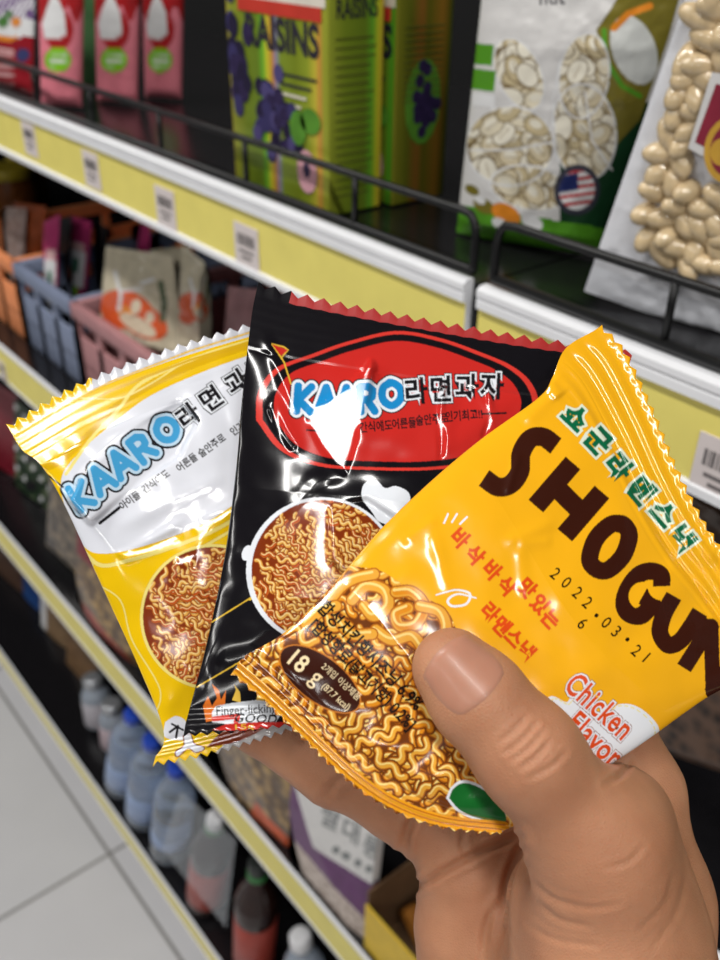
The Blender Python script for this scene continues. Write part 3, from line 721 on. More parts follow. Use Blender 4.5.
# ------------------------------------------------------------------ third shelf
wine = mat('wine_film', (120, 26, 40), .35, .15); peb = mat('beige_snack_picture', (196, 158, 92), .3, kind='voronoi', vs=62, c2=(84, 58, 26), coat=.4, bump=.6)
peb2 = mat('grey_snack_picture', (150, 132, 106), .3, kind='voronoi', vs=58, c2=(56, 46, 36), coat=.4, bump=.6)
def by(q): return q
def fn_dg(x, y, a, b): return [(wgreen, (np.sin(x*.45)+np.sin(y*.38+x*.2) > .9)), (paper, (np.sin(x*.37+2)*np.sin(y*.31+1) > .72)), (blk, (np.sin(x*.25)+np.cos(y*.22) > 1.2))]
pk([(-16, 376), (18, 396), (16, 520), (-14, 494)], .44, wine, 'wine-red packet at the far left of the third shelf', None, .01, None, 8, 11)
pk([(14, 398), (74, 446), (62, 556), (16, 510)], .45, mat('dark_green_packet', (34, 52, 34), .35, .3, 60), 'dark green packet with white patches beside the wine-red one', fn_dg, .012, None, 8, 12)
pk([(50, 470), (96, 506), (92, 588), (46, 545)], .40, peb2, 'brownish grey snack bag between the green packet and the black gap', None, .012, None, 8, 13, 'bag', 'snack_bag')
def fn_sn(x, y, a, b): return [(wine, b < .38), (mat('brick_red_film', (158, 56, 40), .35, .15), b > .93)]
pk([(78, 520), (150, 590), (136, 674), (74, 604)], .378, peb, 'beige snack bag with a dark red top, left of the yellow noodle bag', fn_sn, .012, None, 8, 14, 'bag', 'snack_bag')
def fn_sn2(x, y, a, b): return [(mat('orange_red_film', (196, 84, 40), .35, .15), (b > .88) & (a > .6))]
pk([(196, 690), (330, 770), (286, 850), (196, 757)], .371, peb, 'beige snack bag with an orange corner below the yellow noodle bag', fn_sn2, .014, None, 6, 15, 'bag', 'snack_bag', None, (50, 50))
# yellow display tray
c0 = onY(365, 905, .3655); xa, zt = c0[0], c0[2]; z0 = S3+.001
ycard = mat('yellow_card', (222, 186, 56), .5, .06); kraft = mat('brown_card', (112, 84, 58), .65, .1)
tr = thing('display_tray', 'open yellow card tray at the lower edge, right of the grain bag', 'box', (xa+.09, .46, z0))
m = MB(); t = .0025; ya, yb, xb = .3655, .54, xa+.2
m.box((xa, ya, z0), (xb, ya+t, zt), ycard); m.box((xb-t, ya+t, z0), (xb, yb, zt), kraft); m.box((xa, ya+t, z0), (xa+t, yb, zt+.02), kraft); m.box((xa+t, yb-t, z0), (xb-t, yb, zt+.05), kraft); m.box((xa+t, ya+t, z0), (xb-t, yb-t, z0+t), kraft)
part(m, 'tray', tr)
tp = mat('toffee_film', (150, 96, 40), .25, .2, 60, coat=.3)
for k, (dx, dy, lb) in enumerate(((.05, .05, 'toffee-coloured packet lying front left in the yellow tray'), (.115, .06, 'toffee-coloured packet lying front right in the yellow tray'), (.08, .115, 'toffee-coloured packet lying at the back of the yellow tray'))):
    a = Matrix.Translation((xa+dx, ya+dy, max(zt-.03, z0+.026)+.004*k)) @ Matrix.Rotation(.4*k-.3, 4, 'Z') @ Matrix.Rotation(.25, 4, 'X')
    mb = MB(); N1, N2 = 16, 12; vs = []
    for sgn in (1, -1):
        for j in range(N2+1):
            for i in range(N1+1):
                u, v = i/N1*2-1, j/N2*2-1
                hh = .011*max(0, (1-u**4))**.6*max(0, 1-v**4)**.6*sgn
                vs.append(a @ Vector((u*.036, v*.024, hh+.0008*math.sin(9*u+5*v))))
    fs = []
    for s_ in (0, 1):
        o = s_*(N1+1)*(N2+1)
        for j in range(N2):
            for i in range(N1):
                f = (o+j*(N1+1)+i, o+j*(N1+1)+i+1, o+(j+1)*(N1+1)+i+1, o+(j+1)*(N1+1)+i); fs.append(f if s_ == 0 else f[::-1])
    mb.add(vs, fs, tp); solo(mb, 'snack_packet', lb, 'packet', 'toffee packets in the yellow tray')

plum = mat('plum_film', (92, 34, 96), .28, .12); rice = mat('pale_grain_picture', (140, 118, 104), .4, kind='voronoi', vs=150, c2=(206, 192, 182)); greytxt = mat('grey_print', (120, 124, 124), .4)
def fn_rice(x, y, a, b): return [(plum, b > .0), (rice, y > 847+1.04*(x-295)), (bagw, (y < 847+.63*(x-312)) & (x > 300+.29*(y-805)))]
def art_rice(b):
    for ch, p in (('쌀', (330, 819)), ('대', (351, 833)), ('롱', (372, 849))): b.text(ch, p, (21, 11), (4, -24), greytxt, .02)
    for p, w in (((336, 850), 4), ((346, 856), 5), ((358, 863), 4), ((369, 869), 4)): b.shape(ellipse(p, w, 4, 30, 10), greytxt)
pk([(296, 740), (440, 806), (372, 968), (284, 860)], .378, plum, 'white and plum-purple grain bag with grey lettering', fn_rice, .012, None, 7, 16, 'bag', 'grain_bag', art_rice, (120, 140), .001)
# ----------------------------------------------------------------- bottom shelf
kr = mat('kraft_film', (136, 110, 82), .45, .2, 50); blu = mat('blue_film', (40, 78, 140), .35, .2); brw = mat('cocoa_film', (84, 62, 50), .4, .2)
zb = S4+.001
def floorpk(q, y, base, label, seed, fn=None): pk(q, y, base, label, fn, .014, None, 6, seed)
floorpk([(-14, 520), (24, 566), (26, 616), (-10, 574)], .47, brw, 'cocoa-brown packet at the far left of the bottom shelf', 21)
floorpk([(22, 560), (42, 586), (42, 626), (24, 604)], .48, blu, 'blue packet on the bottom shelf beside the cocoa-brown one', 22)
def fn_k(x, y, a, b): return [(paper, a < .2)]
floorpk([(40, 590), (70, 628), (66, 672), (42, 640)], .47, kr, 'kraft-brown packet with a pale left edge on the bottom shelf', 23, fn_k)
floorpk([(68, 620), (100, 660), (92, 700), (66, 668)], .465, mat('kraft_dark_film', (120, 92, 64), .45, .25, 50), 'kraft-brown packet next to the silver-capped bottles', 24)
pet = mat('clear_bottle_plastic', (214, 224, 234), .08, .02, trans=.82, ior=1.33, spec=.5); petw = mat('cloudy_bottle_plastic', (176, 186, 198), .18, .05, trans=.45, ior=1.33)
capb = mat('blue_cap', (34, 70, 178), .35); capw = mat('white_cap', (226, 226, 228), .4); caps = mat('silver_cap', (186, 188, 192), .25, metal=.7)
lblb = mat('pale_blue_label', (150, 170, 206), .35, .15, 40); lblr = mat('pale_red_label', (190, 150, 150), .4, .1)
def bottle(px, py, bx, y, r, bodym, capm, label, group, lab=None, neckm=None, capr=.0145, caph=.018, labm=None):
    """px, py: top of the cap; bx: picture column of the foot; bottles lean a little, as they stand in the shop"""
    top = onY(px, py, y+.01); z0 = zb
    xs = np.linspace(-2, .3, 4000); foot = xs[np.argmin(abs(proj(np.stack([xs, np.full(4000, y), np.full(4000, z0)], -1))[:, 0]-bx))]
    B = Vector((foot, y, z0)); ax = (Vector(top)-B); H = ax.length; ax.normalize()
    B.z += r*math.sqrt(max(0, 1-ax.z**2))
    T = Matrix.Translation(B) @ Vector((0, 0, 1)).rotation_difference(ax).to_matrix().to_4x4()
    root = thing('bottle', label, 'bottle', tuple(B), group)
    sh = H*.66; z = H
    prof = [(r*.82, 0), (r*.98, .005), (r, .012)]
    for k in range(5): zz = .02+(sh-.03)*k/4; prof += [(r, zz), (r*.97, zz+.004), (r, zz+.008)]
    prof += [(r*.97, sh), (r*.8, sh+H*.09), (r*.5, sh+H*.17), (capr*.9, z-caph-.006), (capr*.88, z-caph)]
    part(MB().lathe(prof, bodym, mx=T), 'body', root)
    part(MB().lathe([(capr, z-caph-.001), (capr*1.04, z-caph), (capr*1.04, z-caph*.15), (capr*.9, z)], capm, 30, T), 'cap', root)
    if neckm: part(MB().lathe([(capr*1.02, z-caph-.012), (capr*1.12, z-caph-.01), (capr*1.12, z-caph-.002), (capr, z-caph-.001)], neckm, 24, T), 'neck_ring', root)
    if lab: part(MB().lathe([(r*1.003, H*lab[0]), (r*1.02, H*lab[0]+.001), (r*1.02, H*lab[1]-.001), (r*1.003, H*lab[1])], labm or lblb, 32, T), 'label', root)
gs = 'silver-capped bottles on the bottom shelf'; gw = 'blue-capped water bottles on the bottom shelf'; gr_ = 'red-labelled sauce bottles on the bottom shelf'
bottle(93, 678, 100, .43, .027, petw, caps, 'silver-capped bottle at the left end of the row', gs, (.08, .55), capr=.019, labm=mat('silver_label', (172, 168, 174), .35, .1))
bottle(112, 703, 116, .43, .027, petw, caps, 'silver-capped bottle next to the first water bottle', gs, (.08, .55), capr=.019, labm=mat('rose_silver_label', (180, 162, 168), .35, .1))
bottle(134, 717, 124, .397, .033, pet, capb, 'clear water bottle with a blue cap, leftmost of the three', gw, (.12, .42))
bottle(153, 742, 145, .395, .033, pet, capb, 'clear water bottle with a blue cap, middle one of three', gw, (.12, .42))
bottle(178, 768, 170, .395, .033, pet, capb, 'clear water bottle with a blue cap, beside the wrapped sauce bottles', gw, (.2, .3))
glassd = mat('dark_sauce_glass', (40, 22, 18), .12, .2); lbls = mat('brick_label', (158, 62, 50), .4, .12); grng = mat('green_neck_ring', (50, 120, 60), .35)
bottle(216, 819, 206, .394, .031, glassd, capw, 'dark sauce bottle with white cap, next to the water bottles', gr_, (.1, .52), grng, .013, .022, labm=lbls)
bottle(258, 862, 254, .396, .031, glassd, mat('dark_cap', (40, 44, 42), .4), 'dark sauce bottle with a green neck ring and dark cap', gr_, (.1, .52), grng, .013, .022, labm=lbls)
bottle(300, 936, 310, .41, .030, petw, capw, 'pale bottle with a white cap near the lower edge', 'pale bottles near the lower edge', (.1, .5), None, .015, .022, labm=mat('pale_label', (190, 196, 206), .4))
# clear film wrapped round the multipack of sauce bottles
wrapm = mat('clear_wrap_film', (220, 226, 232), .12, .02, alpha=.14, spec=.8)
def hw(P, A, B): return .012*np.sin(np.pi*A)*np.sin(np.pi*B)+.004*vnoise(P, .05, 3)
wq = [(180, 790), (236, 840), (226, 928), (162, 850)]
wb = Bag([wq[0], wq[1]], [wq[3], wq[2]], [wq[0], wq[3]], [wq[1], wq[2]], pln(onY(196, 850, .366), 4, 8), lambda P, A, B: .0035*vnoise(P, .06, 3)*np.sin(np.pi*A)*np.sin(np.pi*B), 40, 44, hback=lambda P, A, B: 0*A)
tag(wb.obj('plastic_wrap', wrapm, wrapm), 'crumpled clear plastic wrap in front of the last water bottle', 'plastic wrap')
# =========================================================== the three noodle bags
def film(name, c, rough=.15, **k): return mat(name, c, rough, .03, 45, spec=.5, coat=.35, **k)
Y1 = film('yellow_film', (244, 198, 6)); Yd_ = film('deep_yellow_print', (224, 176, 10)); Yp = film('pale_yellow_line', (244, 226, 130)); W1 = film('pearl_white_print', (226, 228, 236)); Wz = film('white_seal_edge', (206, 207, 214), .35)
K1 = film('black_bag_film', (20, 18, 22)); K2 = film('black_outline_print', (28, 26, 30)); R1 = film('red_print', (206, 44, 38)); R2 = film('red_line_print', (222, 60, 50)); Rz = film('red_seal_edge', (176, 46, 44), .3)
BL = film('sky_blue_print', (72, 164, 216)); BLd = film('blue_print', (30, 140, 204)); WH = film('halo_white_print', (236, 240, 246)); LB = film('pale_blue_halo', (196, 222, 240)); YL = film('thin_yellow_line', (226, 184, 60)); Gy = film('inner_silver_film', (176, 172, 172), .3)
OG = film('orange_yellow_film', (248, 180, 26)); BR = film('dark_brown_print', (58, 24, 14)); GR = film('deep_green_print', (14, 104, 66)); OR = film('red_orange_print', (226, 78, 24)); TX = film('dark_text_print', (26, 16, 10)); CR = film('cream_text_print', (250, 226, 180)); GL = film('scallion_green', (22, 104, 40)); MINT = film('pale_mint_halo', (226, 236, 214))
N0 = film('noodle_shade', (132, 50, 14)); N1 = film('noodle_edge', (200, 118, 40)); N2 = film('noodle_body', (234, 176, 84)); N3 = film('noodle_light', (252, 228, 160)); N4 = film('noodle_spice', (196, 76, 24))
S0 = film('big_noodle_shade', (112, 56, 12)); S1c = film('big_noodle_edge', (182, 100, 20)); S2c = film('big_noodle_body', (234, 168, 58)); S3c = film('big_noodle_light', (252, 222, 134)); SEAL = film('seal_orange', (232, 160, 30)); S4c = film('big_noodle_amber', (228, 144, 30))
FL1 = film('flame_orange', (232, 120, 40)); FL2 = film('flame_yellow', (244, 200, 80))
backsilver = mat('silver_film', (170, 168, 170), .3, .05, 40, metal=.5)

def noodles(b, clip, spacing, width, amp, wl, L, ang, cols, seed, jit=.5):
    rr = random.Random(seed); c = np.asarray(clip); x0, y0 = c.min(0); x1, y1 = c.max(0)
    todo = []
    y = y0
    while y < y1:
        x = x0
        while x < x1:
            px, py = x+rr.uniform(-jit, jit)*spacing, y+rr.uniform(-jit, jit)*spacing
            todo.append((px, py)); x += spacing*2.1
        y += spacing
    rr.shuffle(todo)
    for px, py in todo:
        if not inside(c, np.array([px]), np.array([py]))[0]: continue
        a = math.radians(ang)+1.5*vn(px*.016, py*.016, seed)*2
        n = int(L*rr.uniform(.6, 1.2)/2.2); ph = rr.uniform(0, 6.28); am = amp*rr.uniform(.6, 1.25); w_ = wl*rr.uniform(.8, 1.25)
        pts = []; ux, uy = px, py
        for i in range(n):
            a2 = a+math.radians(58)*math.sin(ph+i*2.2*2*math.pi/w_)*min(1, am/4)+.8*vn(ux*.02, uy*.02, seed+5)
            ux += 2.2*math.cos(a2); uy += 2.2*math.sin(a2); pts.append((ux, uy))
        if len(pts) < 5: continue
        k = rr.random(); ww = width*rr.uniform(.85, 1.15); st = max(1.7, width*.4)
        b.stroke(pts, ww*1.42, cols[0], clip=clip, step=st); b.stroke(pts, ww*1.02, cols[1], clip=clip, step=st)
        b.stroke(pts, ww*.72, cols[2] if k < .66 else cols[4], clip=clip, step=st)
        sh = np.array(pts)+np.array([-.16, -.2])*ww
        b.stroke(sh, ww*.24, cols[3], clip=clip, step=st)
def bubble(b, letters, fill, halo, outline, big=1., ex=0.):
    """balloon lettering: (char, centre, xdir, ydir)"""
    for lay, (m, off) in enumerate(((outline, .125+ex), (halo, .085+ex), (fill, .015+ex))):
        for ch, c, xd, yd in letters: b.text(ch, c, xd, yd, m, off*big)
BG = {'K': [[(.08, 0), (.08, 1)], [(.78, 1), (.14, .45), (.82, 0)]], 'A': [[(0, 0), (.42, 1), (.86, 0)], [(.2, .33), (.66, .33)]],
      'R': [[(.08, 0), (.08, 1), (.5, 1), (.74, .84), (.7, .58), (.48, .48), (.1, .48)], [(.42, .48), (.82, 0)]], 'O': [[(.45, 1), (.12, .82), (.02, .5), (.12, .18), (.45, 0), (.78, .18), (.9, .5), (.78, .82), (.45, 1), (.3, .95)]]}
def balloons(b, letters, w, cols):
    for m, ww in zip(cols, w):
        for ch, c, ang, sx, sy in letters:
            ux, uy = rot2(ang)*sx, rot2(ang-90)*sy; o = np.array(c)-.43*ux-.5*uy
            for P_ in BG[ch]:
                Q = spline(P_) if ch == 'O' else np.array(P_)
                b.stroke(o+np.outer(Q[:, 0], ux)+np.outer(Q[:, 1], uy), ww, m)
def frame(ang, sx, sy, shear=0.):
    u = rot2(ang)*sx; v = rot2(ang-90)*sy+rot2(ang)*shear; return u, v
def seal_ribs(A, B, at, n, amp, w):
    """fine crimp lines of the top and bottom seals"""
    m0 = np.clip(1-B/w, 0, 1) > 0; t = np.where(m0, B/w, 0)
    return amp*np.sin(2*np.pi*n*t)*m0

# ---- yellow bag (rearmost)
def dep1(P, A, B): return .2425+.00006*(P[..., 0]-160)-.00003*(P[..., 1]-550)+.0026*np.clip((.13-B)/.13, 0, 1)
def h1(P, A, B):
    s = np.clip(1-(2*A-1)**2, 0, 1)**.55; t = np.clip((B-.13)/.3, 0, 1)**.6*np.clip((.93-B)/.25, 0, 1)**.6
    h = .0062*s*t
    h = h+.00022*np.sin(A*2*np.pi*6+2.2*np.sin(A*9))*np.exp(-((B-.17)/.07)**2)*s
    h = h+.0003*np.sin(A*2*np.pi*5+.6)*np.exp(-((B-.84)/.07)**2)*s
    h = h+seal_ribs(A, B, 0, 4, .00003, .10)+.00004*np.sin(2*np.pi*5*(1-B)/.07)*(B > .93)
    h = h+.0007*vnoise(P, .018, 3.)*t+.00022*vnoise(P, .04, 1.)*t
    for a, b_, am, w in (((100, 535), (235, 470), .0016, 6), ((120, 560), (190, 515), .0016, 4), ((150, 590), (240, 500), .0014, 5), ((60, 480), (120, 560), .001, 5), ((160, 720), (210, 640), .0015, 7), ((95, 545), (150, 700), -.0014, 7), ((110, 470), (150, 450), .0008, 4), ((200, 520), (245, 500), .0012, 3)):
        h = h+crease(P, a, b_, am, w)
    return h
top1 = spline([(9, 429), (80, 388), (160, 356), (248, 329), (312, 312)])
bot1 = spline([(152, 762), (180, 757), (225, 747), (305, 722), (345, 708)])
lef1 = spline([(9, 429), (22, 450), (40, 464), (62, 500), (100, 582), (140, 670), (164, 734), (152, 762)])
rig1 = spline([(312, 312), (318, 420), (338, 580), (345, 708)])
b1 = Bag(top1, bot1, lef1, rig1, dep1, h1, 440, 500, tooth_t=(13.5, 6, .018), tooth_b=(11, 5, .018), facets=[([(68, 500), (84, 470), (130, 430), (178, 402), (196, 420), (178, 456), (130, 490), (90, 524)], (125, 463), (.7, .25, 2.76)), ([(116, 552), (150, 545), (176, 532), (182, 538), (160, 552), (126, 562)], (150, 548), (.62, -.38, 2.76)), ([(192, 528), (222, 514), (244, 500), (243, 509), (216, 524), (196, 536)], (220, 517), (.62, -.38, 2.76)), ([(176, 556), (196, 552), (192, 566), (178, 566)], (186, 560), (.62, -.38, 2.76))])
panel = spline([(330, 330), (262, 351), (205, 371), (150, 396), (112, 424), (80, 452), (62, 476), (64, 505), (76, 535), (92, 552), (120, 552), (160, 541), (205, 523), (250, 497), (330, 470)])
b1.stroke(spline([(34, 470), (58, 462), (92, 432), (120, 404), (176, 372), (250, 345), (330, 324)]), 7, Yd_, round_=False)
b1.shape(panel, W1)
for P_, w, m in (([(66, 474), (90, 440), (118, 410), (140, 384), (190, 360), (252, 340), (330, 320)], 3.4, Yp), ([(38, 437), (62, 404), (80, 396)], 2, Yp), ([(80, 398), (120, 398), (150, 384), (178, 366)], 1.6, Yp), ([(78, 545), (100, 565), (130, 560), (170, 548), (215, 530), (260, 503)], 4, Yp), ([(94, 560), (92, 580), (120, 600), (132, 640), (160, 690), (152, 720), (148, 728)], 1.5, Yp), ([(180, 560), (215, 540), (250, 520)], 3, Yp)):
    b1.stroke(spline(P_), w, m)
for y in (0, 1): b1.stroke([(30, 431-9*y), (110, 391-9*y), (190, 360-9*y), (300, 326-9*y)], 2.2, Yd_)
# lettering
L1 = [('K', (81, 496), -30, 21, 25), ('A', (101, 479), -34, 22, 25), ('A', (121, 463), -36, 22, 25), ('R', (142, 448), -38, 21, 25), ('O', (166, 430), -38, 22, 22)]
balloons(b1, L1, (17.2, 13, 7.2), (K2, LB, BL))
L1b = [(c, p)+frame(a, 25, 25) for c, p, a in (('라', (189, 417), -36), ('면', (212, 400), -34), ('과', (238, 383), -32), ('자', (262, 368), -32))]
bubble(b1, L1b, K2, WH, K2, .8, .022)
b1.stroke([(41, 470), (63, 487)], 1.8, K2); b1.stroke([(100, 523), (119, 508)], 3.2, K2)
for t, p in (('아이들', (130, 501)), ('간식에도', (156, 482)), ('어른들', (187, 463)), ('술안주로', (212, 446)), ('인기최고!!', (246, 423))):
    u, v = frame(-36, 8.6, 10); b1.text(t, p, u, v, K2, .025)
# picture of noodles in a bowl
c1 = ellipse((213, 617), 73, 73, 0, 60); b1.shape(c1, Yp); ci = ellipse((213, 617), 70, 70, 0, 60); b1.shape(ci, N0)
noodles(b1, ci, 5.5, 3.5, 4.0, 15, 50, 55, (N0, N1, N2, N3, N4), 3)
# lower fold with its print
b1.shape([(205, 762), (250, 744), (320, 718), (318, 706), (290, 716), (240, 730)], Gy); b1.shape(spline([(206, 748), (222, 732), (248, 722), (276, 718), (262, 730), (236, 742), (206, 748)]), N0)
b1.shape(spline([(165, 722), (176, 716), (186, 722), (186, 738), (176, 740), (164, 736), (165, 722)]), W1); b1.stroke([(170, 732), (178, 726), (176, 738)], 2.4, K2); b1.stroke([(172, 724), (183, 730)], 2, K2)
bone = spline([(184, 736), (190, 734), (194, 744), (204, 748), (196, 752), (188, 748), (178, 756), (176, 752), (184, 746), (184, 736)])
b1.stroke(bone, 2.5, N0); b1.shape(bone, W1)
def bf1(x, y, a, b): return [(Wz, (b < .02) & (x > 92)), (Wz, (b > .975) & (a > .45))]
o1 = b1.obj('snack_bag', Y1, backsilver, bf1); tag(o1, 'yellow and white noodle snack bag, leftmost of the three held up', 'snack bag', 'noodle snack bags held in the hand')

# ---- black bag (middle)
def dep2(P, A, B): return .2265+.00003*(P[..., 0]-330)-.00004*(P[..., 1]-600)+.0020*np.clip((.13-B)/.13, 0, 1)
def h2(P, A, B):
    s = np.clip(1-(2*A-1)**2, 0, 1)**.55; t = np.clip((B-.14)/.3, 0, 1)**.6*np.clip((.94-B)/.25, 0, 1)**.6
    h = .0062*s*t
    h = h+.0002*np.sin(A*2*np.pi*7+2.5*np.sin(A*7))*np.exp(-((B-.19)/.06)**2)*s+.0003*np.sin(A*2*np.pi*5+2)*np.exp(-((B-.86)/.07)**2)*s
    h = h+seal_ribs(A, B, 0, 6, .000006, .13)+.000025*np.sin(2*np.pi*5*(1-B)/.06)*(B > .94)
    h = h+.0007*vnoise(P, .016, 13.)*t+.0002*vnoise(P, .04, 11.)*t
    for a, b_, am, w in (((262, 330), (300, 420), .0013, 4), ((270, 390), (300, 460), .0016, 5), ((300, 420), (420, 440), .0012, 9), ((380, 350), (350, 480), .0015, 8), ((450, 390), (445, 460), .0013, 5), ((290, 480), (420, 470), .0013, 6), ((300, 500), (420, 455), -.0012, 7), ((470, 375), (500, 430), .001, 4), ((250, 540), (330, 470), .0014, 6), ((200, 690), (250, 560), .0012, 6), ((205, 670), (300, 640), -.0012, 8)):
        h = h+crease(P, a, b_, am, w)
    return h
top2 = spline([(257, 287), (300, 299), (400, 319), (520, 340), (632, 356)])
bot2 = spline([(183, 733), (240, 729), (310, 722), (420, 724), (520, 720)])
lef2 = spline([(257, 287), (251, 320), (242, 400), (236, 470), (224, 560), (205, 650), (183, 733)])
rig2 = spline([(632, 356), (600, 460), (560, 600), (520, 720)])
b2 = Bag(top2, bot2, lef2, rig2, dep2, h2, 540, 600, tooth_t=(17, 6, .02), tooth_b=(12, 4, .02), facets=[([(312, 404), (326, 400), (345, 386), (362, 374), (371, 360), (375, 366), (370, 392), (366, 412), (358, 430), (354, 448), (346, 474), (334, 466), (320, 446), (306, 420)], (338, 424), (.62, -.38, 2.76)),
    ([(330, 506), (366, 498), (396, 518), (384, 556), (352, 580), (330, 560)], (360, 535), (.75, .2, 2.76)), ([(268, 408), (274, 404), (284, 430), (296, 448), (290, 450), (274, 428)], (279, 428), (.62, -.38, 2.76)), ([(440, 384), (446, 384), (444, 410), (446, 440), (440, 462), (437, 430)], (442, 424), (.62, -.38, 2.76)), ([(486, 388), (490, 388), (494, 420), (484, 440), (482, 436), (488, 416)], (489, 414), (.62, -.38, 2.76))])
cloud = spline([(256, 420), (258, 392), (276, 368), (312, 354), (346, 342), (395, 331), (440, 338), (480, 352), (512, 366), (532, 384), (538, 408), (520, 440), (480, 462), (430, 470), (370, 470), (318, 466), (280, 450), (256, 420)])
cc = np.array([400., 405])
for k, m in ((1.0, R2), (.955, K1), (.875, R1)): b2.shape(cc+(cloud[:-1]-cc)*np.array([k, k if k > .9 else .865]), m)
L2 = [('K', (304, 399), 4, 19, 25), ('A', (326, 400), 2, 20, 25), ('A', (347, 400), -2, 20, 25), ('R', (367, 399), -2, 19, 25), ('O', (391, 394), -2, 22, 23)]
balloons(b2, L2, (16, 13.4, 7.8), (K2, WH, BLd))
L2b = [(c, p)+frame(a, 26, 28) for c, p, a in (('라', (416, 393), -4), ('면', (441, 391), -2), ('과', (467, 389), 0), ('자', (492, 388), 2))]
bubble(b2, L2b, K2, WH, K2, .8, .022)
b2.stroke([(307, 430), (330, 432)], 1.8, K2); b2.stroke([(482, 414), (506, 413)], 1.8, K2)
for t, p in (('아이들', (342, 428)), ('간식에도', (376, 427)), ('어른들', (404, 424)), ('술안주로', (432, 420)), ('인기최고!!', (464, 416))):
    u, v = frame(-5, 9, 11.5); b2.text(t, p, u, v, K2, .025)
b2.stroke([(291, 384), (284, 362), (272, 344), (284, 347), (288, 350), (282, 357)], 1.6, YL)
b2.shape([(272, 344), (288, 350), (281, 356)], R1)
for P_ in ([(197, 687), (250, 656)], [(212, 622), (252, 597)], [(250, 600), (262, 590)]): b2.stroke(P_, 1.5, YL)
c2 = ellipse((322, 571), 76, 74, 0, 60); b2.shape(c2, WH); ci = ellipse((323, 571), 71.5, 71, 0, 60); b2.shape(ci, N0)
noodles(b2, ci, 5.5, 3.5, 4.0, 15, 50, 20, (N0, N1, N2, N3, N4), 8)
b2.shape(spline([(372, 512), (362, 498), (364, 484), (376, 480), (385, 488), (396, 486), (408, 492), (410, 502), (402, 510), (400, 526), (380, 522), (372, 512)]), WH)
b2.shape(ellipse((247, 553), 5, 8, 20, 16), WH)
for P_, m in (([(206, 722), (203, 706), (208, 696), (212, 706), (217, 698), (212, 684), (219, 690), (221, 700), (226, 690), (225, 706), (218, 720)], FL1), ([(232, 700), (236, 690), (234, 684), (240, 692), (241, 703)], FL2), ([(256, 700), (260, 690), (265, 702)], FL2)): b2.shape(P_, m)
b2.shape([(212, 712), (216, 706), (232, 703), (256, 700), (270, 702), (282, 712), (276, 722), (226, 724), (212, 722)], WH)
b2.stroke([(214, 719), (238, 716), (236, 722)], 5, R2)
u, v = frame(-3, 11.5, 13); b2.text('Finger-licking', (246, 710), u, v, K2, .004, step=4); u, v = frame(2, 13, 12, 3); b2.text('GOOD!', (258, 719), u, v, K2, .02, step=4, sp=1.1)
b2.shape([(212, 730), (226, 724), (262, 722), (300, 722), (300, 726), (240, 731)], R1); u, v = frame(-4, 15, 8); b2.text('15g', (243, 727), u, v, YL, .01)
def bf2(x, y, a, b): return [(Rz, (b < .016) & (a > .09))]
o2 = b2.obj('snack_bag', K1, backsilver, bf2); tag(o2, 'black noodle snack bag with a red cloud panel, middle one of the three', 'snack bag', 'noodle snack bags held in the hand')

# ---- orange-yellow bag (front)
def dep3(P, A, B): return .2070+.00003*(P[..., 0]-450)-.00006*(P[..., 1]-680)
def h3(P, A, B):
    # B runs from the upper right seal (0) to the lower left seal (1); A from the upper left side (0) to the lower right side (1)
    s = np.clip(1-(2*A-1)**2, 0, 1)**.5; t = np.clip((B-.10)/.28, 0, 1)**.6*np.clip((.94-B)/.22, 0, 1)**.6
    h = .0066*s*t
    w = .15-.03*A
    h = h+.00024*np.cos(2*np.pi*4.5*np.clip(B/w, 0, 1))*np.clip((w-B)/.02, 0, 1)*np.clip(A/.05, 0, 1)
    h = h+.00012*np.cos(2*np.pi*3.5*(1-B)/.08)*np.clip((B-.92)/.02, 0, 1)
    h = h+.00025*np.sin(A*2*np.pi*5+1.3*np.sin(A*8))*np.exp(-((B-.2)/.06)**2)*s+.0003*np.sin(A*2*np.pi*6+2)*np.exp(-((B-.86)/.06)**2)*s
    h = h+.0006*vnoise(P, .016, 23.)*t+.00015*vnoise(P, .04, 21.)*t
    for a, b_, am, wd in (((548, 380), (562, 398), .0022, 5), ((520, 425), (560, 385), .0018, 6), ((505, 500), (520, 450), .0010, 3), ((500, 545), (560, 520), .0011, 5), ((520, 540), (525, 600), .0010, 5), ((555, 540), (515, 545), .0008, 4), ((560, 700), (700, 600), .0016, 14), ((600, 660), (720, 590), -.0018, 12), ((680, 540), (720, 560), .0015, 6), ((660, 560), (720, 600), .0014, 6), ((430, 520), (450, 600), .0009, 5), ((400, 545), (440, 515), .0010, 4), ((340, 640), (420, 560), .0007, 6), ((420, 640), (540, 720), -.0020, 26)):
        h = h+crease(P, a, b_, am, wd)
    return h
# top = upper right seal, running from the upper corner to the lower right; left = upper left side
top3 = spline([(599, 328), (622, 352), (650, 410), (674, 468), (700, 520), (730, 566), (772, 640)])
bot3 = spline([(233, 672), (262, 697), (300, 733), (350, 780), (392, 808), (440, 825), (500, 832)])
lef3 = spline([(599, 328), (566, 348), (552, 378), (538, 398), (480, 440), (430, 482), (380, 530), (330, 588), (285, 632), (245, 656), (233, 672)])
rig3 = spline([(772, 640), (735, 680), (700, 702), (640, 745), (585, 782), (545, 812), (500, 832)])
b3 = Bag(top3, bot3, lef3, rig3, dep3, h3, 460, 700, tooth_t=(14, 4.5, .014), tooth_b=(12, 4, .014))
